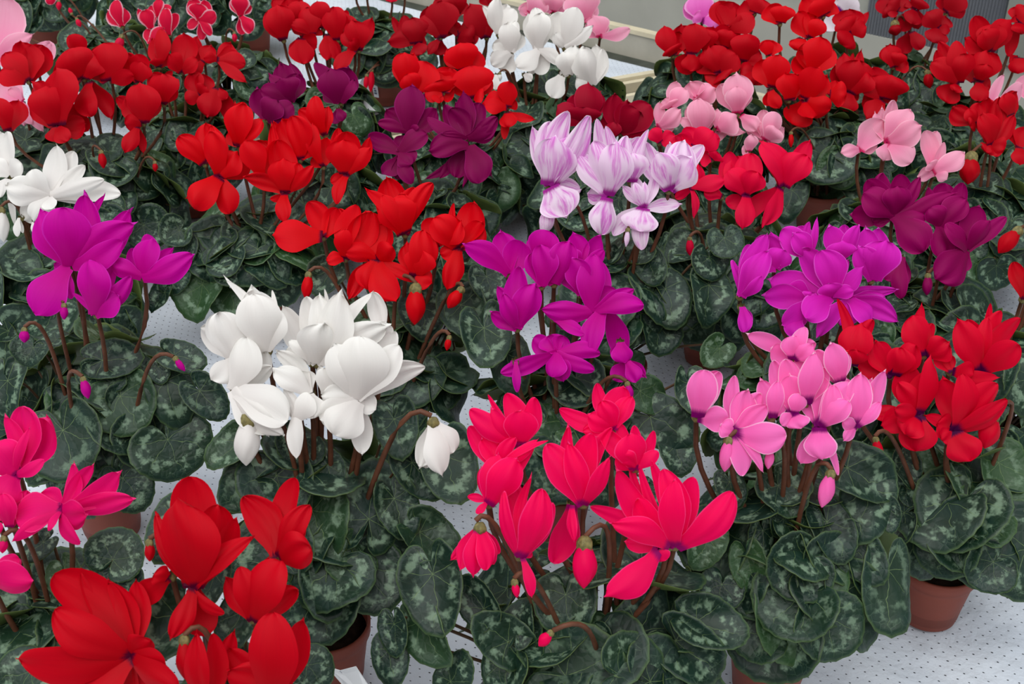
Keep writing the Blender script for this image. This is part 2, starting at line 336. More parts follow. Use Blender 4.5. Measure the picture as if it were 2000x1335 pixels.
# '@ colour height leaves spread base | label'; then flowers 'view base : petal tip and width, ...' from the back petal to the front one,
# 'h' a nodding flower, 'b' a bud 'view top bottom width'
PLANTS = '''
@ red .36 46 .15 - | red cyclamen at the near left corner with blurred large flowers, below the white-flowered one
l px 345 1200 300 1290 75
l px 470 1195 450 1268 70
l px 600 1298 640 1345 100
l px 170 1290 235 1345 120
l px 60 1310 25 1385 130
l px 350 1010 315 1085 80
l px 420 1120 400 1190 60
a1 1180 740 : 1105 80 270 7, 1310 245 230 6, 1430 330 150, 970 290 140, 1560 420 150, 1140 210 340
a1 1180 745 : 1240 1050 220, 1370 900 80, 1070 1020 140
a1 1030 680 : 800 870 170, 960 640 120
a1 1700 550 : 1780 80 150 6, 1470 190 220, 1840 270 120, 1900 230 160, 1920 480 230 6
a1 1540 940 : 1800 780 160, 1370 700 140, 1640 560 120, 1480 600 180, 1740 560 260
a1 800 1150 : 790 730 170, 640 730 140, 480 650 200, 330 655 260 6, 930 1050 180, 1030 1210 170, 160 1150 260, 390 840 270
a1 800 1160 : 700 1480 260, 950 1450 200, 470 1400 280, 1120 1330 190
a1 1260 1480 : 1390 1060 130, 1300 1020 150, 1240 1000 170
a1 1640 1440 : 1380 1150 200, 1830 960 200, 1400 1260 220, 1790 1150 110, 1700 860 300
b a1 1125 1060 1130 1300 100
b a1 912 465 915 580 60
@ magenta .35 40 .14 - | magenta pink cyclamen cut by the left edge, in front of the bright purple one
l q2 430 940 450 825 250
l q2 440 850 500 735 230
l q2 100 1170 60 1030 150
l q2 95 1170 90 1320 200
l q2 170 780 90 845 110
l q2 250 900 300 1010 130
l q2 150 1080 230 1130 110
a2 100 490 : 260 130 230, 130 45 260, 20 120 120, -60 300 250, 200 190 70, 310 390 90, 10 640 230
a2 400 720 : 450 430 150, 580 440 100, 250 610 130, 760 480 160, 860 650 150, 110 760 240, 530 940 110, 110 910 100, 580 740 220, 350 840 60
a2 -100 1170 : 100 1060 170, 240 1160 220
a2 60 830 : 150 600 120, 50 600 150
a2 -40 800 : 20 700 110, 20 860 100
b a2 25 905 15 1000 60
@ white .35 58 .17 650,1318 | large white cyclamen in the front, two nodding white buds, left of the hot pink one
l q2 1420 880 1530 1045 290
l q2 1280 870 1290 1085 190
l q2 1240 725 1205 900 185
l q2 1330 720 1355 835 100
l q2 1440 690 1490 450 225
l q2 1330 600 1350 692 110
l q2 1080 520 1170 700 300
l q2 1180 385 1120 465 210
l q2 1280 480 1310 600 100
l q2 990 540 790 605 140
l q2 940 390 820 490 130
l q2 1540 300 1580 450 130
l q2 1740 440 1800 640 150
l q2 1640 740 1780 850 190
l q2 1540 610 1600 770 120
l q2 1610 470 1725 612 110
l q2 1000 520 850 640 80
l q2 1220 920 1180 1010 120
w3 500 520 : 380 115 260, 225 55 80, 540 120 60, 560 230 180, 440 150 280
w3 300 560 : 330 330 150, 70 360 190 6, 150 700 150, 210 265 240 6
w3 280 770 : 240 560 120, 480 500 200, 530 620 130, 380 430 230, 520 1060 190, 620 1050 200, 660 970 240 6
w3 690 970 : 690 880 130, 620 755 90, 790 790 150
w3 705 890 : 660 860 70, 710 1205 110
w3 830 600 : 590 230 180, 760 270 130, 1180 140 130, 760 160 160, 880 110 50, 1280 360 200, 860 160 200, 1000 150 250, 900 350 260
w3 1250 420 : 1190 130 140, 1285 330 130
w3 790 590 : 610 530 140, 660 450 90
w3 1090 830 : 870 560 130, 1340 390 160, 1000 380 260, 1370 480 200, 960 480 250, 1130 420 320
w3 1100 845 : 1530 620 180, 1120 1190 150, 1210 900 120, 870 810 200, 860 960 230, 960 1060 260
w3 885 800 : 840 620 90, 890 625 140
w3 780 800 : 560 520 130, 700 660 150, 560 640 160, 830 950 150
b w3 380 970 370 1265 165
h w3 1590 985 : 1530 1290 130, 1500 1270 160, 1720 1180 190, 1650 1305 170
@ hotpink .34 60 .20 1155,1480 | hot pink cyclamen in the front centre with bright upright petals and a half-open drooping bud
l q3 210 985 215 1145 250
l q3 495 1130 600 945 230
l q3 640 1165 810 1310 190
l q3 300 1130 265 1240 190
l q3 250 1325 200 1205 150
l q3 430 1180 512 1330 120
l q3 60 1325 90 1190 170
l q3 720 1090 915 1155 85
l q3 20 1130 50 1000 110
l q3 620 1325 645 1220 170
l q2 1690 905 1740 1135 140
l q2 1985 1170 1840 1055 190
l q2 1640 1090 1740 1245 190
l q2 1760 1325 1830 1200 150
l q2 1670 935 1590 1060 90
l q2 1540 1100 1560 1225 80
l q2 1520 1200 1540 1335 110
l q2 1890 1040 1800 920 140
l q2 1950 1260 1960 1400 150
l q3 330 1250 380 1380 140
22 560 1270 : 450 670 160, 790 670 160, 620 710 230, 270 790 260, 440 790 200, 740 900 150
22 60 800 : -40 400 200, -190 410 60, 180 430 180, -330 520 200, -150 520 170, 70 530 260
22 -130 990 : -340 660 170, -60 760 130, -230 760 150, 30 740 120, 190 760 110, 280 760 60
22 -180 1270 : -240 1000 130, 180 790 130, -110 880 200, 30 900 250
22 -190 1240 : -350 1210 70, -280 1330 60
22 60 1680 : -20 1070 170, 150 1070 100, 320 1250 200, -60 1150 130, 230 1120 270
23 80 350 : 150 300 100, 150 640 90
22 790 680 : 670 320 120, 370 525 150, 870 350 200, 940 430 150, 550 690 130, 600 560 160, 700 450 170
22 970 990 : 850 640 120, 690 680 160, 960 650 120, 1110 690 100, 1140 850 110, 820 870 190, 920 710 250
22 1280 1600 : 940 910 90, 1010 970 90, 1100 930 130, 830 1010 200, 1420 1050 200, 1180 980 230, 1700 1230 100, 1700 1150 240, 1250 1060 220
22 1230 1600 : 620 1300 170, 980 1220 220, 780 1400 220
23 1140 290 : 900 240 150, 1200 370 130, 740 610 230
23 470 -60 : 330 420 250, 480 200 90
b 23 570 240 560 590 190
h 13 1750 120 : 1520 380 110, 1900 330 120, 1600 440 150, 1860 400 150, 1700 465 190, 1800 430 150
b 23 20 540 40 660 60
b 23 300 940 210 1040 90
@ pink .34 56 .17 1492,1345 | light pink cyclamen with purple eyes and pale rims, right of the hot pink one
l q3 1040 560 1110 672 200
l q3 1310 490 1500 595 130
l q3 1400 580 1330 765 190
l q3 1060 690 1050 765 120
l q3 1230 700 1290 855 130
l q3 850 545 880 650 130
l q3 770 760 700 885 140
l q3 820 945 790 1045 185
l q3 1040 890 1120 985 190
l q3 1190 850 1220 1065 140
l q3 1060 1030 1095 1250 285
l q3 1330 790 1440 935 185
l q3 1300 975 1390 1205 150
l q3 1470 890 1465 1135 170
l q3 980 735 990 850 100
l q3 1160 680 1172 770 90
l q3 1465 650 1480 745 80
l q3 920 840 950 980 120
22 1450 590 : 1640 230 230, 1690 600 190, 1490 210 230
22 1730 710 : 1760 260 130, 1960 400 200, 1850 390 230, 2000 500 180, 1630 640 170, 1790 1040 190, 1940 1000 90, 2120 720 240
32 40 590 : -40 300 170, 100 430 130, 60 300 150
32 200 560 : 60 140 190, 150 130 180, 180 260 200, 240 400 150, 90 640 100, 240 660 180
32 300 480 : 250 90 180, 450 200 180, 330 90 220
32 400 660 : 310 310 130, 420 260 210, 660 320 200, 500 330 170, 600 450 160
32 400 665 : 280 950 170, 550 1040 90, 400 900 230
32 570 330 : 640 90 150, 380 60 150, 550 80 150, 470 10 200
32 690 660 : 640 290 170, 830 290 120, 920 230 170, 720 250 230, 870 470 110, 580 760 90, 560 600 110
32 200 130 : -140 -60 130, 380 0 150, 30 50 160, 290 -120 120, 190 -50 200, 330 30 180
b 22 1690 770 1660 1010 110
b 32 490 1030 420 1290 120
b 32 20 840 0 990 70
@ crimson .36 52 .165 1808,1195 | crimson red cyclamen at the right edge, in the nearest row, its clay-coloured pot standing clear
l q3 1700 590 1750 725 240
l q3 1900 470 1930 635 210
l q3 1590 770 1650 935 210
l q3 1770 795 1880 965 180
l q3 1550 690 1585 750 130
l q3 1850 670 1990 790 130
l q3 1545 585 1560 645 85
l q3 1850 745 1885 865 150
l q3 1970 800 2010 925 120
l q3 1530 470 1560 575 110
32 640 180 : 570 -345 100, 830 -180 150, 720 -130 250, 660 60 200
32 980 260 : 720 140 160, 860 0 220, 1140 20 220, 1010 40 200
32 1230 100 : 1230 -285 110, 1290 -150 130, 1120 -210 240, 1370 0 220
32 1660 230 : 1790 -310 90, 1860 -250 150, 1990 -190 200, 1560 -180 200, 1700 -190 150, 1460 -160 230, 1900 20 240
32 1170 570 : 1130 180 260, 1300 220 170, 1020 310 160, 1240 130 200, 960 510 150
32 1165 575 : 820 560 150, 900 650 190, 1150 850 260, 1050 720 220
32 1450 690 : 1320 270 100, 1560 350 130, 1380 290 200, 1780 320 250, 1830 440 200, 1460 240 240
32 1450 695 : 1250 580 110, 1330 640 200, 1350 760 170, 1560 920 260
32 1440 230 : 1330 90 130, 1430 100 90, 1780 270 120, 1580 250 180
b 32 1760 580 1690 830 160
b 32 840 760 880 930 80
@ purple .35 50 .18 222,1035 | bright purple cyclamen near the left edge with few large flowers over many leaves
l q2 275 205 160 245 160
l q2 370 130 490 170 100
l q2 470 210 550 360 270
l q2 272 300 255 410 185
l q2 395 355 425 515 235
l q2 655 380 730 528 325
l q2 650 150 715 318 140
l q2 235 420 130 555 140
l q2 30 150 40 335 120
l q2 480 530 560 660 200
l q2 130 20 100 92 160
l q2 680 50 800 95 90
l q2 780 190 880 300 130
l q2 620 95 640 165 90
l q2 400 70 560 60 130
l q2 300 560 360 690 170
01 560 740 : 755 170 110, 620 180 280, 990 310 220, 340 320 230, 1050 430 230, 1000 560 200, 560 300 330
01 530 750 : 400 720 160, 560 1000 120, 320 1120 300
01 1110 830 : 1120 480 150, 1330 600 130, 1020 600 110, 880 700 150, 1210 540 200, 1530 660 230
01 740 1120 : 590 770 130, 890 720 150, 560 950 60, 1030 820 150, 950 980 230, 750 700 280
b 01 190 1240 190 1340 75
b 02 650 290 690 440 75
b 02 1370 130 1445 225 50
b 01 500 1050 500 1160 60
@ scarlet .35 50 .16 785,945 | scarlet red cyclamen with hanging red buds, behind the large white one
l q0 1800 1190 1850 1330 190
l q0 1640 1200 1680 1330 180
l q0 1290 1060 1240 1160 150
l q0 1760 930 1830 1010 170
l q0 1900 1080 1930 1180 160
11 520 510 : 400 225 200, 640 290 170, 160 510 240
11 690 680 : 640 280 180, 900 310 220, 780 260 200, 560 700 120, 720 470 130
11 950 690 : 1000 400 240, 860 320 300, 700 620 150, 1080 600 170
11 950 695 : 720 850 130, 720 990 160, 1250 860 110, 880 930 250, 1100 1010 230
11 1160 490 : 1010 40 270, 860 140 130, 1230 120 200, 1380 90 150, 1140 190 200, 1040 240 300, 1000 200 150
11 1240 820 : 1180 560 170, 1370 500 180, 1370 870 160, 1310 470 220, 1300 620 260
11 1580 600 : 1540 240 90, 1700 240 250, 1760 400 200, 1440 650 130, 1500 920 160, 1400 370 220
11 1400 560 : 1330 360 170, 1600 400 250
b 11 410 810 390 1000 85
b 11 1250 920 1240 1200 150
b 11 1600 930 1500 1070 100
b 11 1510 1300 1490 1400 50
@ purple .35 48 .155 1085,1040 | vivid purple cyclamen in the middle, straight behind the hot pink one
21 330 880 : 200 640 200, 380 700 130, 440 560 230
21 540 960 : 330 720 150, 640 760 180, 470 690 210
l px 945 640 962 725 100
l px 990 690 1002 765 85
l q3 500 190 610 260 150
l q3 540 290 725 380 170
l q3 640 400 660 520 150
l q3 250 140 290 260 230
l q3 190 290 150 390 130
l q3 690 160 700 290 120
l q3 560 560 600 650 120
21 -30 800 : -90 470 200, 60 540 230, -360 590 190
21 200 700 : 160 510 150, 420 600 200, 280 470 240
21 540 760 : 690 500 170, 480 490 170, 720 620 120, 420 640 150
21 40 1230 : -110 900 130, 60 740 230, -160 1100 130, 170 890 230, -60 960 150
21 230 900 : 330 700 120, 150 640 180, 230 580 200
21 630 1100 : 700 690 150, 820 920 180, 450 760 110, 640 650 230, 240 1080 200, 940 930 150, 1020 1050 170
21 720 1070 : 870 1500 190, 600 1430 190
21 330 1150 : 480 1180 150, 560 1280 110
22 350 80 : 170 -40 150, 300 -60 200, 410 -50 150, -90 240 130, 690 90 130, 400 300 160, 640 220 110, 310 270 170
22 850 0 : 800 120 110, 870 160 180
22 900 150 : 800 300 150, 1040 270 90, 960 310 130
22 30 150 : 0 180 60, 40 390 75
b 22 900 325 935 440 60
@ violet .36 48 .155 1560,985 | violet purple cyclamen on the right, behind the light pink one, with paler petal edges
21 1790 980 : 1880 560 170, 1730 690 100, 1990 500 180, 1990 640 200, 1930 830 100
31 60 760 : 40 480 150, -60 500 200, 130 620 200, -190 760 150
31 330 680 : 260 420 200, 330 390 100, 110 450 200, 370 375 70, 180 500 170
31 560 700 : 620 410 170, 490 430 180, 700 430 150, 560 560 220
31 820 850 : 890 440 200, 780 450 200, 980 560 150, 700 600 200, 900 560 280
31 500 970 : 560 690 120, 640 690 110, 270 600 220, 720 760 150, 400 620 240, 640 940 110
31 490 985 : 1030 920 130, 30 850 250, 460 880 190, 260 1150 220
31 330 1010 : 150 930 200, -20 970 200, 350 950 150, 100 1200 200
31 640 1000 : 940 980 150, 960 1080 200, 1010 1170 180, 560 1200 180, 370 1290 150, 750 1200 200
21 1800 1060 : 1880 1200 90, 1800 1260 110
31 240 1150 : 150 1250 100, 200 1310 170
@ wine .36 46 .155 1765,800 | dark wine magenta cyclamen on the right, above and behind the violet one
31 990 340 : 920 0 200, 790 60 200, 1050 20 180, 740 170 220, 1160 60 120, 980 130 230
31 990 350 : 680 330 170, 830 380 130, 1440 180 130, 1220 370 150, 1180 640 250
31 1340 430 : 1420 80 200, 1270 120 160, 1530 90 150, 1540 220 200, 1250 290 180, 1300 680 200
31 1560 610 : 1450 290 200, 1660 270 200, 1860 360 130, 1700 400 160, 1350 420 180
31 1550 620 : 1470 540 200, 1500 780 150, 1290 840 270
31 1050 670 : 870 760 120, 1080 900 100, 900 850 170, 1010 1000 130
b 31 1250 820 1240 970 75
@ white .35 46 .15 - | white cyclamen by the left edge, standing behind the bright purple one
c1 500 730 : 690 260 200, 540 220 260, 840 420 170, 1050 570 170, 350 480 200, 130 640 300
c1 500 740 : 960 650 200, 1190 700 240, 230 970 260, 370 980 250, 560 880 150
c1 100 520 : -40 80 250, 70 80 200, -80 400 200, 260 420 200
c1 80 560 : 110 1010 80, 20 760 130
c1 190 950 : 210 1100 40, 195 1145 75
c1 330 990 : 345 1110 60
b c1 10 880 40 1195 130
@ scarlet .35 50 .16 520,640 | scarlet cyclamen left of the middle, behind and left of the one with hanging red buds
l q0 860 930 760 1030 200
l q0 960 890 1000 992 200
l q0 800 1000 890 1095 160
l q0 790 1110 770 1260 230
l q0 690 1070 640 1150 120
l q0 1090 1090 1110 1195 180
l q0 645 1140 600 1225 70
l q0 880 1050 960 1090 130
l q0 1000 1000 1040 1080 120
l q0 720 960 690 1060 120
l q0 700 900 640 950 140
l q0 900 1140 930 1260 190
c2 400 730 : 250 250 160, 640 590 160, 330 290 150, 560 540 220, 350 360 240
c2 400 740 : 90 900 170, 480 1060 200, 210 1030 250
c2 260 620 : 250 255 200, 70 400 190
c2 560 470 : 450 330 110, 520 90 90, 600 85 220, 770 250 200, 640 130 250
c2 760 740 : 780 400 200, 900 420 200, 650 440 220
c2 970 870 : 690 400 260, 840 280 150, 900 410 240, 1090 620 190, 1220 650 130, 980 600 220
c2 960 880 : 820 920 70, 620 740 150, 970 1130 140
c2 1090 580 : 850 240 130, 940 230 230, 1190 430 150, 1060 220 260
c2 1310 370 : 1070 130 160, 1340 130 130, 1240 50 170
c2 1290 640 : 1180 560 100, 1330 400 170, 1220 300 130
c2 1500 710 : 1410 290 150, 1690 390 130, 1500 340 250, 1700 500 150, 1490 430 280
c2 1500 720 : 1350 770 110, 1420 980 130
@ plum .35 46 .15 - | dark plum purple cyclamen behind the scarlet one in the middle
c3 530 580 : 680 150 90, 290 330 220, 800 330 230, 560 110 290, 210 480 130, 640 540 70
c3 430 780 : 480 600 230, 100 600 200, 720 600 220, 560 930 230
c3 430 830 : 400 1060 160, 250 1000 180, 560 1130 170
c3 1140 640 : 1010 250 130, 900 270 170, 1270 260 250, 1100 170 230, 960 330 230, 720 430 150, 1420 570 200, 1450 440 200, 880 610 80
c3 1150 720 : 700 1040 120, 850 1040 130, 1000 1040 220, 1380 1030 130, 1090 1150 70, 750 780 250, 1260 1130 280
@ striped .36 50 .16 1195,800 | pale pink cyclamen with purple-streaked petals, right of the middle
l 21 1200 920 1270 1220 370
l 21 1540 890 1480 1215 300
l 21 1540 670 1560 865 350
l 21 1660 520 1690 695 300
l 21 1060 700 1150 900 260
l 21 780 680 860 850 220
l 21 1100 950 1000 1080 180
l 22 1620 50 1480 190 250
20 290 1450 : 170 980 170, 290 930 230, 440 860 240, 600 910 230, 420 1100 200, 330 1110 330
20 300 1460 : 540 1470 160, 420 1690 330
20 750 1530 : 670 900 150, 740 970 150, 520 1200 200, 640 1110 220, 800 1150 270
20 745 1545 : 600 1500 150, 690 1840 230
20 930 1420 : 800 1080 90, 1000 1060 180, 890 1060 190, 1060 1020 90, 930 1210 260
20 1230 1485 : 1060 1100 200, 1240 1110 180, 1500 1130 160, 1340 1110 250, 1380 1250 260, 1130 1220 230
21 1030 280 : 960 30 110, 1120 10 90, 870 120 90, 1030 90 60, 950 100 100
21 1030 290 : 1320 250 140, 790 500 150, 1010 620 130, 990 480 280
b 21 310 280 235 500 115
b 21 905 460 890 590 40
@ rose .35 46 .15 1380,700 | rose red cyclamen to the right of the purple-streaked one
20 1160 1110 : 1280 1060 160, 1090 1010 120
20 1430 1160 : 1370 980 170, 1290 1060 160, 1620 1080 160, 1560 1040 210
20 1560 1240 : 1470 1240 120, 1600 1190 160
21 1380 120 : 1440 10 150, 1440 -60 200, 1650 80 130
21 1820 180 : 1770 -130 250, 1700 -160 200, 1870 -140 200, 1680 0 200, 1900 20 200
21 1830 190 : 1680 240 120, 1790 445 150
30 120 1450 : 60 1120 250, 330 1100 160, -60 1130 220, 280 1230 230
31 100 130 : -150 380 140, -60 430 150
21 1400 140 : 1280 200 80, 1410 365 75
21 1640 200 : 1500 150 120
b 21 1388 530 1390 660 60
@ red .36 44 .15 - | red cyclamen mostly beyond the right edge, one round red bud reaching into the picture
b 31 1950 470 1800 640 130
31 2010 1000 : 1960 700 150, 2060 720 200
31 2200 700 : 2150 400 200, 2260 380 220, 2330 520 200
@ red .36 44 .15 - | broad red cyclamen behind the white one at the left edge
00 210 630 : 300 330 200, 150 320 200, 50 420 160, 30 590 160
00 590 420 : 590 300 90, 540 275 90, 660 290 120
00 650 610 : 420 480 220, 720 420 250, 560 400 260
00 860 625 : 700 360 280, 960 430 180, 830 340 300, 1070 610 110
00 700 640 : 830 900 130, 740 930 170
00 450 980 : 600 830 250, 250 640 260, 470 540 340, 400 700 260
00 450 985 : 650 960 160, 470 1110 150, 550 1110 120
00 60 1020 : 110 770 170, -20 780 160
00 1080 640 : 960 400 140, 1060 420 170, 1130 500 150
00 1270 810 : 1180 550 150, 1360 660 130, 1290 590 230
00 1110 960 : 1190 730 160, 900 750 120, 1000 740 170, 980 960 120, 1060 690 100, 1120 670 240
00 1075 990 : 1100 1180 60, 1000 1195 110
b 00 790 1190 810 1315 60
b 00 1210 1270 1215 1340 40
@ red .35 40 .14 385,412 | red cyclamen with loose flowers, left, between the broad red one and the purple buds
00 1240 520 : 1180 290 110, 1300 400 120, 1260 230 130, 1230 470 90
00 1420 560 : 1520 270 120, 1430 260 180, 1330 430 130, 1560 480 110
00 1590 480 : 1640 350 120, 1500 580 90
00 1700 470 : 1780 320 120, 1860 420 130, 1920 500 120, 1600 460 80, 1930 650 80
00 1560 740 : 1580 570 130, 1500 560 140, 1450 780 100, 1620 680 100
00 1700 690 : 1780 930 120, 1760 780 90, 1640 920 160
00 1330 620 : 1290 560 80, 1400 700 110
@ plum .34 38 .13 - | small plum purple cyclamen with two flower heads, behind the scarlet one left of the middle
10 260 790 : 260 480 140, 180 490 160, 330 570 150, 110 590 100, 50 700 120, 200 640 260
10 80 930 : 0 680 140, 90 650 120, 300 830 160, 180 800 200
10 660 800 : 560 640 150, 450 480 120, 720 530 200, 770 640 120, 600 560 220
10 640 850 : 600 960 80, 680 950 70
@ scarlet .34 42 .14 - | scarlet cyclamen in front of the snowy white one, near the top middle
10 1160 680 : 1110 430 130, 1230 420 120, 1170 430 170
10 1250 720 : 1400 520 160, 1330 480 220, 1190 590 150
10 1460 720 : 1400 560 200, 1510 520 200, 1320 750 130, 1440 640 240
10 1640 540 : 1490 370 170, 1720 380 180, 1600 350 230
10 1700 760 : 1560 560 150, 1790 560 170, 1840 600 110, 1680 520 280, 1780 770 130
10 1420 720 : 1550 720 120, 1430 810 80
c3 1555 310 : 1650 240 120, 1570 50 200, 1310 300 240
c3 1560 370 : 1520 640 80, 1830 440 90, 1560 540 170
@ burgundy .33 40 .14 - | deep burgundy cyclamen half hidden behind the purple-streaked one
20 560 960 : 490 720 160, 690 720 200, 590 660 200, 360 830 160, 560 850 260
20 850 1040 : 720 900 180, 810 730 180, 900 790 150, 1080 830 200, 1000 900 260
20 760 1070 : 730 980 150, 800 960 120
@ pale .35 44 .145 - | pale pink cyclamen right of the middle, behind the rose red one
20 1240 840 : 1290 630 130, 1190 770 110, 1360 700 150, 1220 800 140
20 1450 770 : 1500 640 180, 1400 640 180, 1580 700 160, 1440 760 150
20 1760 880 : 1640 640 160, 1840 660 160, 1750 590 220, 1740 700 240
20 1140 990 : 1160 790 110, 1270 950 130, 1300 870 140
20 1450 1060 : 1380 830 150, 1560 830 170, 1310 930 90, 1450 790 220
20 1600 1000 : 1680 1050 140, 1810 1030 120, 1600 860 100, 1740 920 200
20 1790 900 : 1960 1100 70, 1890 1030 130
20 1980 1090 : 1900 920 100, 1970 850 130, 2120 1000 150, 2060 880 150, 2040 1000 200
20 1850 1180 : 1800 1180 130, 1860 1060 110
@ pale .34 44 .15 - | pale pink cyclamen with few separate blooms, right, behind the wine magenta one
30 720 1170 : 870 1130 70, 900 940 210, 555 1200 110
30 930 1110 : 920 830 100, 850 880 130, 980 780 140, 1100 870 200, 1160 1000 200
30 940 1120 : 1170 1050 190, 900 1250 150, 1100 1280 200
30 1280 1330 : 1350 1010 150, 1250 1010 170, 1380 1110 110, 1510 1200 160, 1240 1280 120
31 1310 20 : 1180 40 110, 1380 70 100
@ red .35 44 .15 - | red cyclamen at the right edge, level with the few-bloomed pale pink one
30 1620 960 : 1460 830 160, 1660 800 130, 1560 850 150, 1560 990 120
30 1740 1130 : 1740 760 200, 1820 760 170, 1930 900 120, 1690 1190 150, 1830 1170 150, 1650 900 180
30 1900 900 : 1960 700 180, 1830 740 160
30 1960 1150 : 1960 1010 150, 2050 1000 160, 1950 1290 150
b 30 1590 1230 1560 1440 150
@ pale .35 36 .14 - | pale pink cyclamen barely showing at the right edge behind red blooms
30 1740 840 : 1870 570 80, 1840 780 100, 1950 670 130
30 2100 800 : 2050 560 180, 2180 600 200
@ pale .35 42 .15 - | light pink cyclamen cut by the left edge at the top corner
00 -40 470 : -10 -60 300, 60 440 150, 285 300 130
00 290 570 : 360 300 150, 430 360 90
00 165 800 : -20 600 170, 60 690 120, 190 975 100, 350 1030 90, 275 980 90
@ picotee .30 44 .14 - | leafy cyclamen at the top left with small red flowers edged white
00 950 200 : 830 70 110, 970 70 90, 920 10 100
00 1320 270 : 1250 110 90, 1380 100 100, 1310 80 110
00 1180 220 : 1170 30 90, 1080 70 80, 1150 90 110
00 1230 130 : 1200 0 80, 1340 50 90, 1270 10 80
00 1170 340 : 1140 220 80, 1280 220 100, 1200 330 80
b 00 950 290 915 400 70
b 00 600 150 630 210 40
@ picotee .30 40 .14 - | cyclamen with white-edged red flowers at the top, left of the red cluster
00 1560 150 : 1480 -20 120, 1610 0 90, 1560 40 130
00 1560 160 : 1450 200 90, 1570 310 70, 1660 280 70, 1700 120 100
00 1880 120 : 1810 -30 100, 1960 40 90, 1890 -20 130
00 1885 130 : 1880 260 80, 1970 270 100
b 00 1830 260 1835 330 40
@ picotee .31 48 .15 230,215 | leafy cyclamen in the top left corner with only buds and one white-edged petal
00 110 190 : 75 80 60, 105 50 80
00 395 -60 : 370 -20 60, 395 45 70
b 00 460 10 460 80 40
b 00 560 110 540 60 30
@ red .38 44 .15 - | red cyclamen in a dense cluster at the top, left of the middle
10 210 310 : 60 180 90, 100 80 150, 180 60 190
10 330 180 : 120 -20 150, 240 -20 180, 350 10 160, 260 60 180
10 430 270 : 300 100 170, 470 200 120, 410 60 180, 280 190 90
10 520 220 : 560 60 120, 490 30 170
10 640 310 : 700 60 120, 620 70 180
10 800 390 : 690 100 150, 900 140 130, 680 250 120, 740 330 120, 770 180 170
10 350 300 : 270 420 100, 470 370 130, 380 510 170
10 560 270 : 500 400 80, 640 470 110, 560 480 100
10 770 390 : 700 420 60, 620 560 110
@ darkred .35 42 .14 - | dark red cyclamen at the top, left of the snowy white one
10 1250 340 : 1060 120 70, 1150 110 110, 1330 330 130, 1040 330 110, 1220 150 180, 1300 440 120
10 1440 290 : 1530 100 140, 1340 50 200, 1300 130 120, 1450 30 230
10 1560 120 : 1400 -30 160, 1620 0 140, 1520 -30 170
10 1580 280 : 1540 160 90, 1620 200 80, 1740 240 170, 1700 330 170
10 1430 310 : 1420 420 120, 1350 430 70
10 1800 290 : 1720 30 120, 1850 80 130, 1680 60 180
10 1840 40 : 1780 -60 120, 1860 -60 120
@ crimson .36 50 .15 755,198 | leafy cyclamen with white-labelled pot near the top, its blooms above the frame
10 1060 -30 : 1000 -120 120, 1110 -120 120, 1060 25 80
10 770 -60 : 740 -160 90, 820 -160 110
10 860 -50 : 830 -150 100, 910 -160 110
10 1160 -60 : 1130 -160 90, 1220 -160 100
b 10 865 590 855 700 40
b 10 905 550 895 720 48
@ white .34 48 .15 - | snowy white cyclamen with a dense round head of blooms, top middle
e5 620 440 : 740 20 200, 420 60 100, 520 100 150, 830 130 200, 620 10 210
e5 790 680 : 920 420 200, 550 560 220, 850 280 200, 740 330 250
e5 780 690 : 520 700 150, 690 930 250, 530 860 180
e5 1140 640 : 1020 160 250, 1280 180 220, 1100 110 250, 1180 220 300
e5 1140 650 : 1040 950 150, 1200 970 200, 1420 850 150, 860 900 240
e5 1480 610 : 1540 70 250, 1400 130 300, 1840 350 150, 1360 450 150, 1640 130 260
e5 1540 970 : 1420 930 100, 1620 610 250, 1460 700 230
e5 1850 1100 : 1900 560 250, 1990 620 180, 1650 1000 300, 1720 650 300
e5 1450 990 : 1380 1150 90, 1310 1285 230
e5 590 970 : 560 1100 60, 590 1180 100
e5 960 960 : 1050 1060 100
b e5 640 960 640 1060 60
@ pale .36 40 .14 - | pink cyclamen behind the snowy white one, at the top edge
20 150 110 : 130 0 150, 60 70 80, 220 -20 160
20 320 90 : 400 -30 200, 250 10 150, 330 -30 150
20 560 170 : 620 -20 160, 640 70 80, 500 -40 250
20 690 280 : 580 180 110, 700 170 120, 640 130 150, 920 240 90
@ lilac .36 36 .14 - | lilac pink cyclamen at the top edge, behind the dense dark-leaved red one
20 1490 160 : 1370 0 150, 1560 0 160, 1450 -40 200, 1420 120 100, 1620 180 120
@ red .35 48 .15 - | dense red cyclamen behind the pale pink one, top right of the middle
20 1260 430 : 1310 240 180, 1190 210 150, 1230 380 150
20 1400 420 : 1330 180 200, 1310 560 150, 1390 560 150, 1420 200 190
20 1520 400 : 1580 200 180, 1700 210 150, 1510 250 160
20 1690 230 : 1740 0 220, 1620 0 200, 1790 250 180, 1880 150 150
20 1620 560 : 1460 420 170, 1640 350 180, 1540 370 200, 1750 440 170
20 1625 570 : 1520 620 180, 1660 620 150
20 1660 370 : 1630 210 150, 1700 250 150
20 1810 480 : 1760 300 180, 1930 400 200, 1850 280 200
20 1900 560 : 1940 450 170, 1780 560 170, 1880 670 170
20 1900 100 : 1820 0 180, 1950 0 180
@ scarlet .35 48 .15 1592,448 | scarlet cyclamen top right, its label-bearing pot showing above the violet one
l 30 560 1035 520 1215 320
l 31 400 -30 430 110 290
l 31 190 150 110 410 190
l 31 620 60 690 260 150
l 30 660 1060 700 1200 200
30 340 560 : 320 320 200, 200 450 150, 490 380 150, 400 310 190
30 300 780 : 260 560 170, 460 590 150, 480 860 150, 380 550 210
30 300 790 : 200 960 200, 330 930 190
30 170 780 : 220 560 180, 90 640 80, 130 590 180
30 480 740 : 540 620 90, 600 750 170
30 30 680 : -40 450 180, 70 450 190
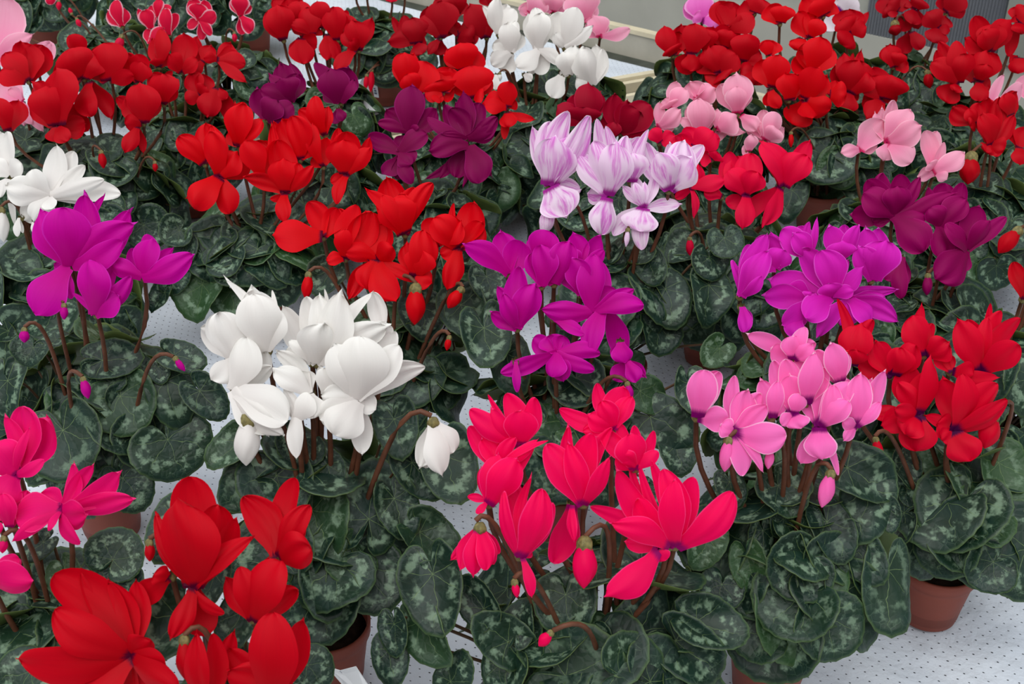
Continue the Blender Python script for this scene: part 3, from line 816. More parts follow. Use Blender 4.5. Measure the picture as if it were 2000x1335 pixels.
30 10 430 : 50 310 150, -30 330 120
30 20 700 : 0 820 80, 80 850 90
30 100 180 : 30 20 160, 130 60 160
30 330 290 : 350 80 160, 240 90 130, 400 170 130
30 440 120 : 280 -20 180, 500 0 160, 380 0 200
30 260 300 : 210 380 100, 250 400 150
b 30 180 1040 180 1150 40
@ red .30 46 .15 - | red cyclamen with pointed petals, top right, behind the few-bloomed pale pink one
30 640 720 : 690 390 70, 740 390 90, 530 510 150, 590 430 150, 760 580 180, 680 490 230
30 640 725 : 720 700 130, 580 870 160
30 890 770 : 840 510 180, 1010 700 150, 800 600 180, 940 600 240
30 890 780 : 760 740 150, 760 930 150
30 990 520 : 970 340 150, 1100 490 140, 920 370 150, 1010 420 120
30 640 250 : 650 60 200, 790 90 60, 570 150 170, 760 210 120, 560 360 170
b 30 1245 570 1265 690 75
@ darkred .36 40 .14 - | tall dark red cyclamen against the ribbed panel at the top right
30 1010 90 : 850 20 120, 1050 -40 150, 930 30 160, 930 130 80
30 1150 70 : 1130 0 150, 1190 0 140
30 1150 80 : 1190 210 90, 1010 220 120, 1100 200 130
30 1400 100 : 1390 -30 150, 1540 40 120, 1500 -30 180
30 1330 220 : 1300 80 120, 1390 120 130, 1240 100 150, 1410 250 100, 1270 340 150
30 1120 250 : 1060 400 120, 1180 400 90
b 30 990 190 1000 280 100
@ red .36 46 .15 - | red cyclamen in the top right corner in front of the ribbed panel
30 1730 400 : 1660 110 130, 1560 290 120, 1620 120 150, 1880 170 170, 1750 200 200, 1650 260 160
30 1960 170 : 1990 40 150, 1930 120 120, 2050 100 200
30 1965 180 : 1900 430 110, 1960 280 180
30 1490 650 : 1370 300 120, 1330 380 110, 1400 470 150, 1270 490 150, 1450 330 150, 1500 440 170
30 1480 660 : 1400 790 170, 1440 720 90
30 1640 630 : 1560 420 200, 1790 420 150, 1700 410 200, 1680 520 120
30 1650 640 : 1750 680 150, 1630 800 130
30 1960 450 : 1900 480 80, 1940 580 130
@ whiteeye .36 36 .14 - | white cyclamen with purple eyes at the top edge, behind red ones
30 560 90 : 540 -20 150, 720 80 110, 660 -20 170
30 560 95 : 470 230 130, 560 200 100
@ picotee .33 50 .16 95,105 | leafy cyclamen whose blooms are cut off, top edge, behind the light pink one
00 300 -330 : 260 -430 80, 340 -440 80, 300 -450 90
00 500 -360 : 460 -450 80, 540 -460 80
@ picotee .33 50 .16 320,112 | leafy cyclamen whose blooms are cut off, top edge, behind the white-edged red ones
00 1250 -330 : 1210 -430 80, 1290 -440 80, 1250 -450 90
00 1420 -360 : 1380 -450 80, 1460 -460 80
@ picotee .33 46 .15 500,102 | leafy cyclamen whose blooms are cut off, top edge, left of the gap showing white fleece
00 2050 -330 : 2010 -430 80, 2090 -440 80, 2050 -450 90
00 1900 -360 : 1860 -450 80, 1940 -460 80
'''
# ------------------------------------------------------------------ builders: petals, flowers, buds, leaves, pots
def petal(V, Fc, UV, tip, w, q, rng, nt, nu, size, blunt=0, full=1.06):
    """one petal from the origin to TIP; q -1 back .. 1 front of the bloom"""
    L = tip.length
    ax = tip.normalized()
    T0 = -FWD
    side = ax.cross(T0).normalized()
    T = side.cross(ax).normalized()
    if T.dot(T0) < 0: T = -T
    tau = rng.uniform(-0.42, 0.42)
    lat = side * math.cos(tau) + T * math.sin(tau)
    nor = T * math.cos(tau) - side * math.sin(tau)
    w = full * w / math.cos(tau)
    out = q * 0.34 * size
    cup = (0.13 if q >= 0 else -0.16) + rng.uniform(-0.16, 0.16)
    bend = rng.uniform(-0.11, 0.11) * L
    p = 5.0 if w > 0.62 * L else rng.choice((2.8, 3.4, 4.2)) if w > 0.28 * L else 2.2
    b0 = rng.uniform(0.30, 0.42)
    beak = rng.choice((0.0, 0.0, 0.05, 0.09))
    if blunt: p, b0, beak = blunt, b0 + 0.06, 0.0
    ph, fr, am = rng.uniform(0, 6), rng.uniform(1.2, 2.6), rng.uniform(0.02, 0.08) * w
    roll = rng.uniform(-0.25, 0.3)
    twist = rng.uniform(-0.35, 0.35)
    mid = rng.uniform(0.02, 0.09) * rng.choice((-1, 1, 1))
    skew = rng.uniform(-0.26, 0.26)
    base = len(V)
    for i in range(nt + 1):
        s = i / nt
        t = 1 - (1 - s) ** 1.55
        sh = max(0.0, 1 - t ** p) ** 0.56
        g = min(1, t / 0.62); g = g * g * (3 - 2 * g)
        hw = 0.5 * w * sh * (b0 + (1 - b0) * g) * 1.04
        dep = out * (1.6 * t - 0.6 * t * t) + 0.07 * L * math.sin(math.pi * t) * (1 if q >= 0 else -1)
        c = ax * (L * t) + T * dep + side * (bend * 4 * t * (1 - t))
        lt, nt_ = lat * math.cos(twist * t) + nor * math.sin(twist * t), nor * math.cos(twist * t) - lat * math.sin(twist * t)
        for j in range(nu + 1):
            u = 2 * j / nu - 1
            dz = cup * hw * (1 - u * u) + am * math.sin(fr * 3 * u + ph + 4 * t) * t - roll * hw * max(0, abs(u) - 0.6) * t * (1 if q >= 0 else -1)
            dz += mid * hw * math.exp(-9 * u * u) * t
            V.append(c + ax * (L * (skew * u * 0.35 * t * (1 - t) + beak * (1 - abs(u)) * t ** 8)) + lt * (hw * (u + skew * (1 - u * u) * t)) + nt_ * dz)
            UV.append((j / nu, t))
    for i in range(nt):
        for j in range(nu):
            a = base + i * (nu + 1) + j
            Fc.append((a, a + 1, a + nu + 2, a + nu + 1))

def calyx(parent, origin, d, r, off=Vector((0, 0, 0))):
    """five small green-brown sepals gathered at the foot of a bloom, pointing along d"""
    V, Fc = [], []
    x, y = frame(d)
    d = d.normalized()
    n = 20
    prof = [(-1.0, .34), (-.7, .74), (-.25, .98), (.25, 1.0), (.7, .86)]
    for z, rr in prof:
        for k in range(n):
            a = 2 * math.pi * k / n
            lob = 1 + 0.10 * math.cos(5 * a)
            zz = z + (0.55 * max(0, math.cos(5 * a)) if z > .6 else 0)
            V.append(off + d * (zz * r) + (x * math.cos(a) + y * math.sin(a)) * (rr * lob * r))
    for i in range(len(prof) - 1):
        for k in range(n):
            Fc.append((i * n + k, i * n + (k + 1) % n, (i + 1) * n + (k + 1) % n, (i + 1) * n + k))
    Fc.append(tuple(range(n - 1, -1, -1)))
    link('calyx', mesh('calyx', V, Fc), [CALYX], parent, (0, 0, 0))

def stalk(parent, pts, r):
    V, Fc = [], []
    tube(V, Fc, pts, r * 1.12, r * 0.9, 8)
    link('stalk', mesh('stalk', V, Fc), [STALK], parent, (0, 0, 0))

def view_pt(v, x, y):
    ox, oy, k = VIEW[v]
    return ox + x / k, oy + y / k

def make_flower(plant, crown, B, tips, px, mat, rng, fine, nod):
    V, Fc, UV = [], [], []
    n = len(tips)
    size = sum(t[0].length for t in tips) / n
    for i, (t, w, bl) in enumerate(tips):
        q = (2 * i / (n - 1) - 1) if n > 1 else 0.4
        petal(V, Fc, UV, t, w, q * 0.9 + rng.uniform(-.1, .1), rng, 13 if fine else 9, 10 if fine else 6, size, bl, 1.06 if fine else 1.2)
    o = link('flower', mesh('flower', V, Fc, {'petal': UV}), [M[mat]], plant, B - plant.location)
    r = 0.0036
    if nod:
        d = Vector((0, 0, -1))
        calyx(o, B, d, 0.0075)
        top = Vector((rng.uniform(-.01, .01), 0.008, 0.012))
        c = crown - B
        pts = bez(c, c * 0.55 + Vector((0, 0, 0.02)), Vector((c.x * 0.25 - 0.012, 0.02, 0.045)), top * 0.6, 12)
    else:
        c = crown - B
        end = FWD * 0.012 + Vector((0, 0, -0.002))
        up = Vector((0, 0, 1))
        h = max(0.05, -c.z)
        pts = bez(c, c + up * h * 0.5, end * 2.0 - up * h * 0.35, end, 9)
        d = (FWD * 0.3 - up * 0.2).normalized()
        calyx(o, B, (pts[-1] - pts[-2]), 0.0058, FWD * 0.010 - up * 0.001)
    stalk(o, pts, r)
    return o

def make_bud(plant, crown, P0, P1, w, mat, rng, small):
    """closed bud from its calyx P0 to its tip P1, twisted like an umbrella, on a hooked stalk"""
    d = P1 - P0; L = d.length
    d.normalize(); x, y = frame(d)
    V, Fc, UV = [], [], []
    n, m = 20, 12
    tw = rng.uniform(0.8, 1.6) * rng.choice((-1, 1))
    for i in range(m + 1):
        t = i / m
        rr = 0.5 * w * (max(0.0, math.sin(math.pi * min(1, 0.13 + 0.87 * t) ** 1.15)) ** 0.8) if t < 1 else 0.0004
        for k in range(n):
            a = 2 * math.pi * k / n
            lob = 1 + 0.13 * math.cos(5 * (a + tw * t)) * t
            V.append(d * (L * t) + (x * math.cos(a) + y * math.sin(a)) * (rr * lob + 0.0002))
            UV.append((0.2 + 0.6 * abs(((5 * (a + tw * t)) / (2 * math.pi)) % 1 - 0.5) * 2, 0.14 + 0.8 * t))
    for i in range(m):
        for k in range(n):
            Fc.append((i * n + k, i * n + (k + 1) % n, (i + 1) * n + (k + 1) % n, (i + 1) * n + k))
    o = link('flower_bud', mesh('flower_bud', V, Fc, {'petal': UV}), [M[mat]], plant, P0 - plant.location)
    cr = max(0.0042, 0.33 * w)
    calyx(o, P0, d, cr)
    c = crown - P0
    hook = 0.010 + 0.6 * w
    sgn = -1 if c.x < 0 else 1
    back = -d * (cr * 0.9)
    pts = bez(c, c * 0.5 + Vector((sgn * .01, 0.005, 0.01)), back - d * hook * 2.2 + Vector((sgn * hook * 1.9, 0.004, 0.0)), back, 14)
    stalk(o, pts, 0.0026 if small else 0.0032)
    return o

_tab = [(0, 1.0), (15, .985), (30, .95), (50, .90), (70, .86), (90, .82), (110, .77), (130, .70), (150, .60), (165, .44), (174, .22), (180, .05)]
def shown_leaf(plant, crown, B, C, a, t, w, rng, fine):
    # a leaf whose joint, tip and breadth are those of one in the photograph, lying on the dome of its plant
    D = Vector((B.x, B.y, C.z - 0.13))
    A = on_slope(a[0], a[1], D, 1.5)
    off = min(0.12, max(-0.20, A.y - B.y))
    d = ray(*a); A = EYE + d * ((B.y + off) / d.y)
    if A.z < 0.05: A = on_ground(a[0], a[1], 0.05)
    s = (A - EYE).dot(FWD) / FPX
    n = (-FWD * 0.8 + Vector((rng.uniform(-.35, .35), 0, rng.uniform(0.1, 0.7))) + (A - D) * 1.2).normalized()
    fs = RGT * ((t[0] - a[0]) * s) - UPC * ((t[1] - a[1]) * s)
    f = fs + (-FWD) * (-fs.dot(n) / (-FWD).dot(n))
    R = f.length
    make_leaf(plant, crown, A, f, n, R / 0.68, rng, fine, max(0.62, min(1.7, w * s / (1.62 * R))))

def _outline(a):
    a = abs(math.degrees(a))
    for (a0, r0), (a1, r1) in zip(_tab, _tab[1:]):
        if a <= a1: return r0 + (r1 - r0) * (a - a0) / (a1 - a0)
    return .05

def make_leaf(plant, crown, A, f, nrm, L, rng, fine, wid=None):
    """leaf blade with its joint at A, tip along f, upper face along nrm, and its own stalk to the crown"""
    f = f.normalized()
    nrm = (nrm - f * nrm.dot(f)).normalized()
    s = f.cross(nrm)
    na, nr = (48, 7) if fine else (26, 4)
    wid = wid or rng.uniform(0.92, 1.16)
    cup, fold = rng.uniform(-0.22, 0.34), rng.uniform(-0.08, 0.34)
    w3, p3, w5, p5 = rng.uniform(0.03, 0.13), rng.uniform(0, 6), rng.uniform(0.01, 0.055), rng.uniform(0, 6)
    curl = rng.uniform(0.0, 0.55)
    teeth = rng.choice((29, 31, 33))
    V, UV, ED, Fc, mi = [], [], [], [], []
    R = 0.68 * L
    for layer in (0, 1):
        off = nrm * (-0.0009 * layer)
        V.append(off.copy()); UV.append((0, 0)); ED.append((0, 0))
        for i in range(1, nr + 1):
            e = (i / nr) ** 0.85
            for k in range(na + 1):
                a = -math.pi + 2 * math.pi * k / na
                a *= 0.985
                r = _outline(a) * e
                r *= 1 + (0.016 * math.cos(teeth * a) * e ** 6 if fine else 0)
                x, y = math.sin(a) * r * wid, math.cos(a) * r
                z = cup * r * r + fold * abs(x) * e + w3 * e * e * math.sin(3 * a + p3) + w5 * e * e * math.sin(5 * a + p5)
                z -= curl * max(0.0, y - 0.35) ** 2
                V.append(s * (x * R) + f * (y * R) + nrm * (z * R) + off)
                UV.append((x, y)); ED.append((e, k / na))
    st = 1 + nr * (na + 1)
    for layer in (0, 1):
        b = layer * st
        for k in range(na):
            t = (b, b + 1 + k, b + 2 + k)
            Fc.append(t if layer == 1 else t[::-1]); mi.append(layer)
        for i in range(nr - 1):
            for k in range(na):
                a0 = b + 1 + i * (na + 1) + k
                q = (a0, a0 + na + 1, a0 + na + 2, a0 + 1)
                Fc.append(q if layer == 1 else q[::-1]); mi.append(layer)
    last = 1 + (nr - 1) * (na + 1)
    for k in range(na):
        Fc.append((last + k, last + k + 1, st + last + k + 1, st + last + k)); mi.append(1)
    n0 = len(V)
    c = crown - A
    pts = bez(c, c * 0.6 + Vector((0, 0, 0.03)), -f * 0.03 - nrm * 0.02, -nrm * 0.001, 6)
    tube(V, Fc, pts, 0.0026, 0.0018, 6, mi, 2)
    UV += [(0, 0)] * (len(V) - n0); ED += [(0, 0)] * (len(V) - n0)
    return link('leaf', mesh('leaf', V, Fc, {'leaf': UV, 'edge': ED}, mi), [LEAF, LEAFU, PETIOLE], plant, A - plant.location)

POT_R, POT_B, POT_H = 0.060, 0.044, 0.108
def make_pot(plant):
    V, Fc = [], []
    prof = [(POT_B - .004, .000), (POT_B, .003), (POT_B + .011, POT_H - .030), (POT_R - .0035, POT_H - .022), (POT_R, POT_H - .019), (POT_R + .001, POT_H - .002),
            (POT_R - .0005, POT_H), (POT_R - .003, POT_H), (POT_R - .004, POT_H - .004), (POT_R - .006, POT_H - .022), (POT_B + .002, .012)]
    lathe(V, Fc, prof, 40, close=True)
    link('pot', mesh('pot', V, Fc), [TERRA], plant)
    V, Fc = [], []
    lathe(V, Fc, [(POT_R - .0052, POT_H - .018), (.03, POT_H - .012), (.004, POT_H - .008)], 24, close=True)
    link('soil', mesh('soil', V, Fc), [SOIL], plant)
# ------------------------------------------------------------------ the setting: floor, wall, benches
def hexa(name, quad, z0, z1, mat, parent=None):
    V = [Vector((x, y, z)) for z in (z0, z1) for x, y in quad]
    n = len(quad)
    Fc = [tuple(range(n - 1, -1, -1)), tuple(range(n, 2 * n))] + [(i, (i + 1) % n, n + (i + 1) % n, n + i) for i in range(n)]
    return link(name, mesh(name, V, Fc), [mat], parent, smooth=False)

def v2(x, y): return Vector((x, y, 0))
CP, CD = v2(0.36, 3.575), v2(0.906, 0.423)            # cross rim between the two benches
CN = v2(-CD.y, CD.x)
FP, FD = v2(0.489, 3.771), v2(0.79, -0.613)            # far rim of both benches
FN = v2(-FD.y, FD.x)
if FN.y < 0: FN = -FN

def meet(p, d, q, e):
    det = d.x * -e.y + e.x * d.y
    r = q - p
    return p + d * ((r.x * -e.y + e.x * r.y) / det)

def strip(p, d, n, a0, a1, b0, b1):
    return [((p + d * a + n * b).x, (p + d * a + n * b).y) for a, b in ((a0, b0), (a1, b0), (a1, b1), (a0, b1))]

fl = hexa('floor', [(-9, -3), (9, -3), (9, 9), (-9, 9)], -0.80, -0.75, plain('concrete_floor', srgb(120, 118, 112), 0.9, 0.2, 0.12, 3))
tag(fl, kind='structure')

WP = FP + FN * 0.50
wall = hexa('wall_back', strip(WP, FD, FN, -6.5, 6.5, 0, .08), -0.75, 0.062, plain('grey_wall_panel', srgb(182, 183, 174), 0.7, 0.3, 0.05, 6))
tag(wall, kind='structure')
wall2 = hexa('wall_upper', strip(WP + FN * .02, FD, FN, -6.5, 0.434, 0, .06), 0.062, 2.6, plain('grey_upper_panel', srgb(176, 178, 169), 0.7, 0.3, 0.05, 6))
tag(wall2, kind='structure')
# ribbed polycarbonate sheet
pc = bpy.data.materials.new('ribbed_polycarbonate')
tt = NT('ribbed_polycarbonate_sheet')
tcn = tt.node('ShaderNodeTexCoord')
pcm = tt.done(tt.principled(tt.mix(tt.noise(tcn.outputs['Object'], 4, 2), srgb(112, 116, 124), srgb(132, 136, 142)), 0.35, 0.5).outputs[0])
bpy.data.materials.remove(pc)
V, Fc = [], []
nrib = 45
for k in range(nrib * 2 + 1):
    p = WP + FD * (0.434 + 0.0048 * k) + FN * (0.0 if k % 2 else 0.008)
    for z in (0.063, 2.6): V.append(Vector((p.x, p.y, z)))
m0 = len(V)
for k in range(nrib * 2 + 1):
    p = WP + FD * (0.434 + 0.0048 * k) + FN * 0.03
    for z in (0.063, 2.6): V.append(Vector((p.x, p.y, z)))
for k in range(nrib * 2):
    Fc.append((2 * k, 2 * k + 2, 2 * k + 3, 2 * k + 1)); Fc.append((m0 + 2 * k, m0 + 2 * k + 1, m0 + 2 * k + 3, m0 + 2 * k + 2))
rp = link('ribbed_panel', mesh('ribbed_panel', V, Fc), [pcm], smooth=False)
tag(rp, 'grey ribbed plastic wall sheet in the top right corner behind red flowers', 'wall panel')

post = hexa('trim_1', strip(WP - FN * .015, FD, FN, 0.872, 0.98, 0, .075), 0.063, 2.6, plain('grey_green_post', srgb(136, 140, 132), 0.7, 0.3, 0.05, 6))
tag(post, kind='structure')
wall3 = hexa('wall_right', strip(WP + FN * .02, FD, FN, 0.98, 6.5, 0, .06), 0.062, 2.6, plain('grey_side_panel', srgb(128, 132, 134), 0.7, 0.3, 0.05, 6))
tag(wall3, kind='structure')

# fleece: white, pierced with rows of small dark slits, faintly creased
def fleece():
    t = NT('pierced_white_fleece')
    tc = t.node('ShaderNodeTexCoord')
    mp = t.node('ShaderNodeMapping'); mp.inputs['Rotation'].default_value = (0, 0, math.radians(24))
    t.L.new(tc.outputs['Object'], mp.inputs[0])
    w = t.noise(mp.outputs[0], 9.0, 2, out=1)
    off = t.node('ShaderNodeVectorMath', operation='MULTIPLY_ADD')
    t.L.new(w, off.inputs[0]); off.inputs[1].default_value = (.012, .012, 0); t.L.new(mp.outputs[0], off.inputs[2])
    sx = t.node('ShaderNodeSeparateXYZ'); t.L.new(off.outputs[0], sx.inputs[0])
    pit = 0.0165
    y = t.math('DIVIDE', sx.outputs[1], pit * 0.86)
    row = t.math('FLOOR', y)
    x = t.math('ADD', t.math('DIVIDE', sx.outputs[0], pit), t.math('MULTIPLY', t.math('MODULO', row, 2.0), 0.5))
    fx = t.math('MULTIPLY', t.math('SUBTRACT', t.math('FRACT', x), 0.5), pit)
    fy = t.math('MULTIPLY', t.math('SUBTRACT', t.math('FRACT', y), 0.5), pit * 0.86)
    d = t.math('SQRT', t.math('ADD', t.math('POWER', t.math('MULTIPLY', fx, 0.72), 2.0), t.math('POWER', t.math('MULTIPLY', fy, 1.25), 2.0)))
    n = t.noise(tc.outputs['Object'], 260, 2)
    hole = t.step(t.math('ADD', d, t.math('MULTIPLY_ADD', n, 0.0012, -0.0006)), 0.0014, 0.0009)
    cloud = t.noise(tc.outputs['Object'], 5, 3)
    c = t.mix(t.step(cloud, .3, .7), srgb(190, 198, 208), srgb(208, 215, 223))
    c = t.mix(hole, c, srgb(40, 42, 48))
    crease = t.noise(mp.outputs[0], 22, 4, 0.55)
    return t.done(t.principled(c, 0.65, 0.25, crease, 0.7, 0.012).outputs[0])
FLEECE = fleece()

def cloth(name, cuts, lo, hi, step, seed):
    bm = bmesh.new()
    nx, ny = int((hi[0] - lo[0]) / step), int((hi[1] - lo[1]) / step)
    bmesh.ops.create_grid(bm, x_segments=nx, y_segments=ny, size=0.5)
    for v in bm.verts:
        v.co.x = lo[0] + (v.co.x + .5) * (hi[0] - lo[0]); v.co.y = lo[1] + (v.co.y + .5) * (hi[1] - lo[1])
    for p, n in cuts:
        bmesh.ops.bisect_plane(bm, geom=bm.verts[:] + bm.edges[:] + bm.faces[:], plane_co=p, plane_no=n, clear_outer=True)
    for v in bm.verts:
        q = Vector((v.co.x * 2.2 + seed, v.co.y * 3.4, 0))
        r = Vector((v.co.x * 9 + v.co.y * 5, v.co.y * 4 - v.co.x * 2, seed))
        v.co.z = -0.004 + 0.0035 * noise.noise(q) + 0.0026 * (1 - abs(noise.noise(r))) ** 5
    me = bpy.data.meshes.new(name); bm.to_mesh(me); bm.free()
    return link(name, me, [FLEECE])

E1 = CP - CN * 0.105                                   # front bench ends here
sheet = cloth('bench_cover', [(E1, CN), (FP - FN * 0.105, FN)], (-2.2, 0.45), (2.5, 4.2), 0.022, 0.0)
tag(sheet, 'white pierced fleece spread over the near bench, under the front pots', 'bench cover')
sheet2 = cloth('bench_cover', [(CP + CN * .02, -CN), (FP - FN * 0.048, FN)], (-3.2, 1.6), (1.2, 6.4), 0.05, 7.0)
tag(sheet2, 'white fleece on the far bench, seen through gaps behind the snowy white cyclamen', 'bench cover')

def bench(root_loc, label, quad, rims):
    r = bpy.data.objects.new('flower_bench', None); COL.objects.link(r)
    tag(r, label, 'bench')
    hexa('bench_top', quad, -0.055, -0.010, BOARD, r)
    for nm, q, z0, z1, m in rims: hexa(nm, q, z0, z1, m, r)
    return r

corner = meet(E1, CD, FP, FD)
aC = (corner - E1).dot(CD)
q1 = [((p).x, (p).y) for p in (E1 - CD * 3.2, E1 + CD * aC, FP + FD * 2.7, v2(2.54, 0.42), v2(-2.24, 0.42), v2(-2.24, 1.6))]
f1 = (corner - FP).dot(FD)
bench(None, 'near flower bench crowded with potted cyclamens', q1, [
    ('rim', strip(E1, CD, CN, -3.2, aC, 0.0, 0.018), -0.06, 0.022, BEIGE),
    ('rim', strip(FP, FD, FN, f1, 2.6, -0.10, -0.08), -0.06, 0.022, BEIGE)])
c2 = meet(CP, CD, FP, FD)
aD = (c2 - CP).dot(CD)
f2 = (c2 - FP).dot(FD)
pA, pB, pC = CP - CD * 3.4, c2, FP - FD * 3.6
q2 = [(p.x, p.y) for p in (pA, pB, pC)]
bench(None, 'far flower bench with cream rim and tall back board behind the snowy white cyclamen', q2, [
    ('front_rim', strip(CP, CD, CN, -3.4, aD - .01, -0.012, 0.012), 0.018, 0.040, BEIGE),
    ('lower_rim', strip(CP, CD, CN, -3.4, aD - .01, -0.034, -0.014), 0.000, 0.030, BEIGE),
    ('front_board', strip(CP, CD, CN, -3.4, aD - .01, -0.032, 0.010), -0.10, 0.000, BOARD),
    ('back_board', strip(FP, FD, FN, -3.6, f2 + .02, 0.0, 0.02), -0.06, 0.078, BOARD),
    ('back_rim', strip(FP, FD, FN, -3.6, f2 + .02, -0.006, 0.026), 0.078, 0.092, BEIGE),
    ('gap_shade', strip(FP, FD, FN, -3.6, f2 + .0, -0.050, 0.0), -0.010, -0.001, DARKG)])  # dark strip between board and fleece, the gap's shade put in as colour

# ------------------------------------------------------------------ plants
def parse():
    out = []
    for ln in PLANTS.strip().split('\n'):
        ln = ln.strip()
        if not ln: continue
        if ln[0] == '@':
            a, lab = ln[1:].split('|')
            c, h, n, sp, base = a.split()
            out.append(dict(col=c, h=float(h), n=int(n), sp=float(sp), base=None if base == '-' else tuple(map(float, base.split(','))), label=lab.strip(), fl=[], bd=[], lf=[]))
        elif ln[0] == 'l':
            v, *r = ln[1:].split()
            x0, y0, x1, y1, w = map(float, r)
            out[-1]['lf'].append((view_pt(v, x0, y0), view_pt(v, x1, y1), w / VIEW[v][2]))
        elif ln[0] == 'b':
            v, *r = ln[1:].split()
            x0, y0, x1, y1, w = map(float, r)
            out[-1]['bd'].append((view_pt(v, x0, y0), view_pt(v, x1, y1), w / VIEW[v][2]))
        else:
            nod = ln[0] == 'h'
            hd, ps = (ln[1:] if nod else ln).split(':')
            v, x, y = hd.split()
            pet = []
            for p in ps.split(','):
                a, b, w, *bl = map(float, p.split())
                pet.append((view_pt(v, a, b), w / VIEW[v][2], bl[0] if bl else 0))
            out[-1]['fl'].append((view_pt(v, float(x), float(y)), pet, nod))
    return out

KS = 0.9
def build_plant(P, idx):
    rng = random.Random(1000 + idx)
    fx = [f[0] for f in P['fl']]
    mx = sum(p[0] for p in fx) / len(fx); my = sum(p[1] for p in fx) / len(fx)
    if P['base']:
        B = on_ground(*P['base'])
        # height at which the middle of the flowers stands over the pot
        d = ray(mx, my)
        t = (B.y - EYE.y) / d.y
        hz = (EYE + d * t).z
        C = Vector((B.x, B.y, min(0.50, max(0.34, hz))))
    else:
        hh = P['h'] + (0.075 if my > 800 else 0.045)
        C = on_ground(mx, my, hh)
        C = Vector((C.x, C.y + 0.01, hh))
        B = Vector((C.x, C.y, 0))
    B = Vector((B.x, B.y, 0.0))
    P['B'], P['C'] = B, C
    plant = bpy.data.objects.new('potted_cyclamen', None); COL.objects.link(plant)
    plant.location = B
    tag(plant, P['label'], 'potted plant', 'potted cyclamens on the benches')
    make_pot(plant)
    near = B.y < 2.35
    Z0 = None
    crown0 = B + Vector((0, 0, POT_H - 0.006))
    low, high = 9, 0
    for (bx, by), pet, nod in P['fl']:
        p = on_slope(bx, by, C, KS)
        # keep the bloom over its plant
        off = p.y - B.y
        lim = 0.15
        if abs(off) > lim:
            d = ray(bx, by); t = (B.y + math.copysign(lim, off)) / d.y
            p = EYE + d * t
        Z = (p - EYE).dot(FWD)
        s = Z / FPX
        tips = [(RGT * ((x - bx) * s) - UPC * ((y - by) * s), w * s, bl) for (x, y), w, bl in pet]
        a, r = rng.uniform(0, 6.28), rng.uniform(0.004, 0.03)
        cr = crown0 + Vector((r * math.cos(a), r * math.sin(a), 0))
        make_flower(plant, cr, p, tips, (bx, by), P['col'], rng, near, nod)
        low, high = min(low, p.z), max(high, p.z)
    P['z'] = (low, high)
    for (x0, y0), (x1, y1), w in P['bd']:
        p = on_slope(x0, y0, C, KS)
        off = p.y - B.y
        if abs(off) > 0.16:
            d = ray(x0, y0); p = EYE + d * ((B.y + math.copysign(0.16, off)) / d.y)
        if p.z < 0.14:
            p = on_ground(x0, y0, 0.16)
        Z = (p - EYE).dot(FWD); s = Z / FPX
        q = p + RGT * ((x1 - x0) * s) - UPC * ((y1 - y0) * s)
        a, r = rng.uniform(0, 6.28), rng.uniform(0.004, 0.03)
        make_bud(plant, crown0 + Vector((r * math.cos(a), r * math.sin(a), 0)), p, q, w * s, P['col'], rng, not near)
    # leaves over a dome, the lower ones hanging past the pot
    for a_, t_, w_ in P['lf']:
        shown_leaf(plant, crown0, B, C, a_, t_, w_, rng, near)
    N = P['n'] + (4 if near else 6) - len(P['lf']) // 3
    a0 = rng.uniform(0, 6.28)
    top = C.z - 0.115
    zc = 0.145
    RH, RV = P['sp'] - 0.004, max(0.10, top - zc)
    up = Vector((0, 0, 1))
    for i in range(N):
        q = (i + 0.5) / N
        cp = 1 - 1.22 * q + rng.uniform(-.05, .05)
        if P['lf'] and math.sin(a) < -0.1 and cp < 0.4: continue
        cp = max(-0.22, min(0.99, cp)); spn = math.sqrt(1 - cp * cp)
        a = a0 + i * 2.39996 + rng.uniform(-.3, .3)
        o = Vector((math.cos(a), math.sin(a), 0))
        k = rng.uniform(0.80, 1.04)
        if P['lf'] and o.y < 0.35: k *= 0.78
        mid = B + o * (RH * spn * k) + up * (zc + (RV if cp > 0 else 0.08) * cp * k)
        dn = (o * (spn / RH) + up * (cp / RV)).normalized()
        n = (dn + up * rng.uniform(0.0, 0.55) + Vector((rng.uniform(-1, 1), rng.uniform(-1, 1), rng.uniform(-.6, .6))) * 0.36).normalized()
        down = o * max(0.25, cp + .3) - up * (spn + .1)
        f = down - n * down.dot(n)
        if f.length < 1e-3: f = o.copy()
        f = Matrix.Rotation(rng.gauss(0, 0.75), 3, n) @ f.normalized()
        L = rng.uniform(0.076, 0.120)
        if rng.random() < 0.16: L *= 0.72
        A = mid - f * (0.22 * L)
        if A.z < 0.035: A.z = 0.035
        make_leaf(plant, crown0 + o * 0.012, A, f, n, L, rng, near)
    return plant

